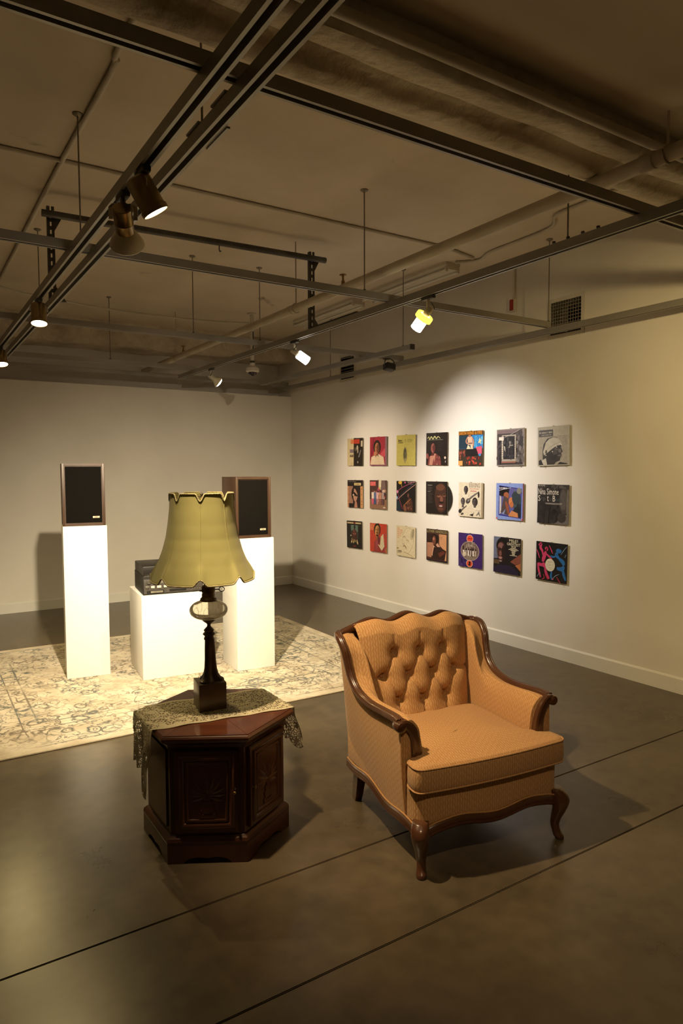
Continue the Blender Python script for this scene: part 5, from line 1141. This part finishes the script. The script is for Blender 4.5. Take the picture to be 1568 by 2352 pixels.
# small black floodlight under the end of the third channel
def flood():
    r = empty('floodlight', (3.86, 5.22, ZX)); tag(r, 'small black unlit floodlight clamped beneath a grey strut channel', 'floodlight')
    BK = mat('flood_black', (.014, .013, .012), (.022, .02, .018), rough=.45)
    tube('yoke', spline([(-.05, -.06, -.075), (-.05, -.06, -.03), (0, -.05, -.004), (.05, -.06, -.03), (.05, -.06, -.075)], 5), .005, BK, r, n=6)
    box('clamp', (0, -.012, -.005), (.05, .03, .010), BK, r); tube('stem', [(0, -.02, -.006), (0, -.052, -.010)], .006, BK, r, n=8)
    rt = Matrix.Rotation(R(-12), 3, 'X') @ Matrix.Rotation(R(10), 3, 'Y')
    b = box('lamp_body', (0, -.06, -.085), (.095, .075, .062), BK, r, bev=.008, rot=rt)
    for i in range(5): box('fin', (-.034+.017*i, -.018, -.080), (.003, .02, .055), BK, b)
flood()
# ------------------------------------------------------------ track lamps (each builds its own light)
BRASS = mat('brushed_brass', (.34, .25, .12), (.24, .17, .08), rough=.32, metal=.95, scale=30, stretch=(1, 1, .05))
WHL = mat('lamp_white_metal', (.58, .52, .40), (.5, .45, .34), rough=.4, metal=.2, scale=12)
PARG = mat('par_bulb_back', (.66, .58, .40), (.60, .52, .35), rough=.3, scale=8)
BLKP = mat('adapter_black', (.03, .026, .022), (.045, .04, .034), rough=.5)
def lamp(key, label, kind):
    (mx, my), aim, col, watts, cone, blend = LAMPS[key]
    r = empty('track_lamp', (mx, my, ZY)); tag(r, label, 'track lamp', 'spot lamps on the strut channels')
    piv = Vector((0, 0, {'can': -.085, 'bullet': -.062}.get(kind, -.085)))
    d = (Vector(aim)-(Vector((mx, my, ZY))+piv)).normalized()
    side = d.cross(Vector((0, 0, 1))); side = side.normalized() if side.length > .05 else Vector((1, 0, 0))
    box('track_adapter', (0, 0, -.010), (.028, .10, .020), BLKP, r, bev=.004)
    EM = emit('lens_'+key, tuple(.35+.65*c for c in col), 22)
    if kind in ('can', 'bullet'):
        lathe('swivel', [(0, -.018), (.010, -.018), (.010, -.034), (.006, -.038), (0, -.038)], BRASS, r, n=14, caps=False)
        yk = [side*-.043+piv+Vector((0, 0, -.004)), side*-.044+Vector((0, 0, -.048)), side*-.038+Vector((0, 0, -.040)), side*.038+Vector((0, 0, -.040)), side*.044+Vector((0, 0, -.048)), side*.043+piv+Vector((0, 0, -.004))]
        V, F = sweep(yk, [(-.0075, -.0015), (.0075, -.0015), (.0075, .0015), (-.0075, .0015)], up=d.cross(side)); obj('yoke', V, F, WHL, r)
        c0 = piv-d*(.045 if kind == 'can' else .030)
        if kind == 'bullet':
            can = lathe('can', [(0, -.01), (.034, -.01), (.042, -.004), (.043, .002), (.043, .092), (.047, .096), (.047, .112), (.043, .112), (.043, .098)], BRASS, r, n=32, c=c0, axis=d, caps=False)
            lathe('lens', [(0, .110), (.025, .109), (.043, .104)], EM, can, n=28, c=c0, axis=d, caps=False); tip = c0+d*.122
        else: lathe('can', [(0, 0), (.030, 0), (.034, .004), (.034, .060), (.035, .062), (.034, .064), (.034, .098), (.031, .098)], BRASS, r, n=32, c=c0, axis=d, caps=False)
        if kind == 'can': bulb = lathe('par_bulb', [(.026, .092), (.032, .096), (.040, .106), (.052, .126), (.062, .146), (.064, .153), (.062, .157)], PARG, r, n=32, c=c0, axis=d, caps=False)
        if kind == 'can': lathe('lens', [(0, .153), (.030, .156), (.061, .154)], EM, bulb, n=28, c=c0, axis=d, caps=False)
        tube('cord', spline([Vector((0, 0, -.03)), side*.02+Vector((0, 0, -.055)), side*.03+c0+Vector((0, 0, .012)), c0+d*.004], 5), .003, BLKP, r, n=6)
        if kind == 'can': tip = c0+d*.166
    else:
        arm = [Vector((0, 0, -.018)), Vector((0, 0, -.075)), piv+d*.01]
        V, F = sweep([Vector((0, 0, -.018)), Vector((0, 0, -.070)), Vector((0, 0, -.095))], [(-.011, -.004), (.011, -.004), (.011, .004), (-.011, .004)], up=Vector((0, 1, 0))); obj('arm', V, F, WHL, r)
        c0 = piv-d*.03
        lathe('socket', [(0, 0), (.018, 0), (.021, .006), (.021, .055), (.026, .062), (.027, .072), (0, .072)], WHL, r, n=24, c=c0, axis=d, caps=False)
        if kind == 'tube':
            sh = lathe('glass_shade', [(.030, .060), (.034, .066), (.0345, .155), (.033, .157)], emit('glow_'+key, (1.0, .93, .74) if key != 'wallA' else (1., .97, .9), 9), r, n=28, c=c0, axis=d, caps=False)
            if key == 'rped': lathe('yellow_collar', [(.030, .056), (.050, .056), (.052, .060), (.052, .086), (.036, .088)], emit('collar_glow', (1.0, .78, .10), 1.6), sh, n=28, c=c0, axis=d, caps=False)
            lathe('lens', [(0, .128), (.032, .130)], EM, sh, n=24, c=c0, axis=d, caps=False)
            tip = c0+d*.165
        else:
            b = lathe('par_bulb', [(.022, .066), (.028, .074), (.050, .104), (.056, .112), (.056, .118)], PARG, r, n=28, c=c0, axis=d, caps=False)
            lathe('lens', [(0, .134), (.030, .129), (.055, .114)], EM, b, n=28, c=c0, axis=d, caps=False); tip = c0+d*.142
        tube('cord', spline([Vector((.01, .02, -.02)), side*.04+Vector((0, 0, -.04)), side*.038+c0+d*.01, c0+d*.004], 5), .003, BLKP, r, n=6)
    l = bpy.data.lights.new('lamp_light', 'SPOT'); l.energy = watts; l.color = col; l.spot_size = R(cone); l.spot_blend = blend; l.shadow_soft_size = .028
    lo = bpy.data.objects.new('lamp_light', l); C.objects.link(lo); lo.parent = r; lo.location = tip; lo.rotation_euler = d.to_track_quat('-Z', 'Y').to_euler()
    return r
lamp('chair', 'lit brass track lamp aimed at the gold armchair', 'bullet')
lamp('peds', 'brass track lamp with flared bulb turned toward the white plinths', 'can')
lamp('rug', 'lit brass track lamp above the rug, beside the rack post', 'bullet')
lamp('corner', 'lit brass track lamp at the far end of the paired channels', 'bullet')
lamp('rped', 'white track lamp with glowing yellow collar and glass tube', 'tube')
lamp('wallA', 'white track lamp with glowing glass tube aimed at the albums', 'tube')
lamp('wallB', 'white track lamp with shallow lit bulb near the dome camera', 'par')
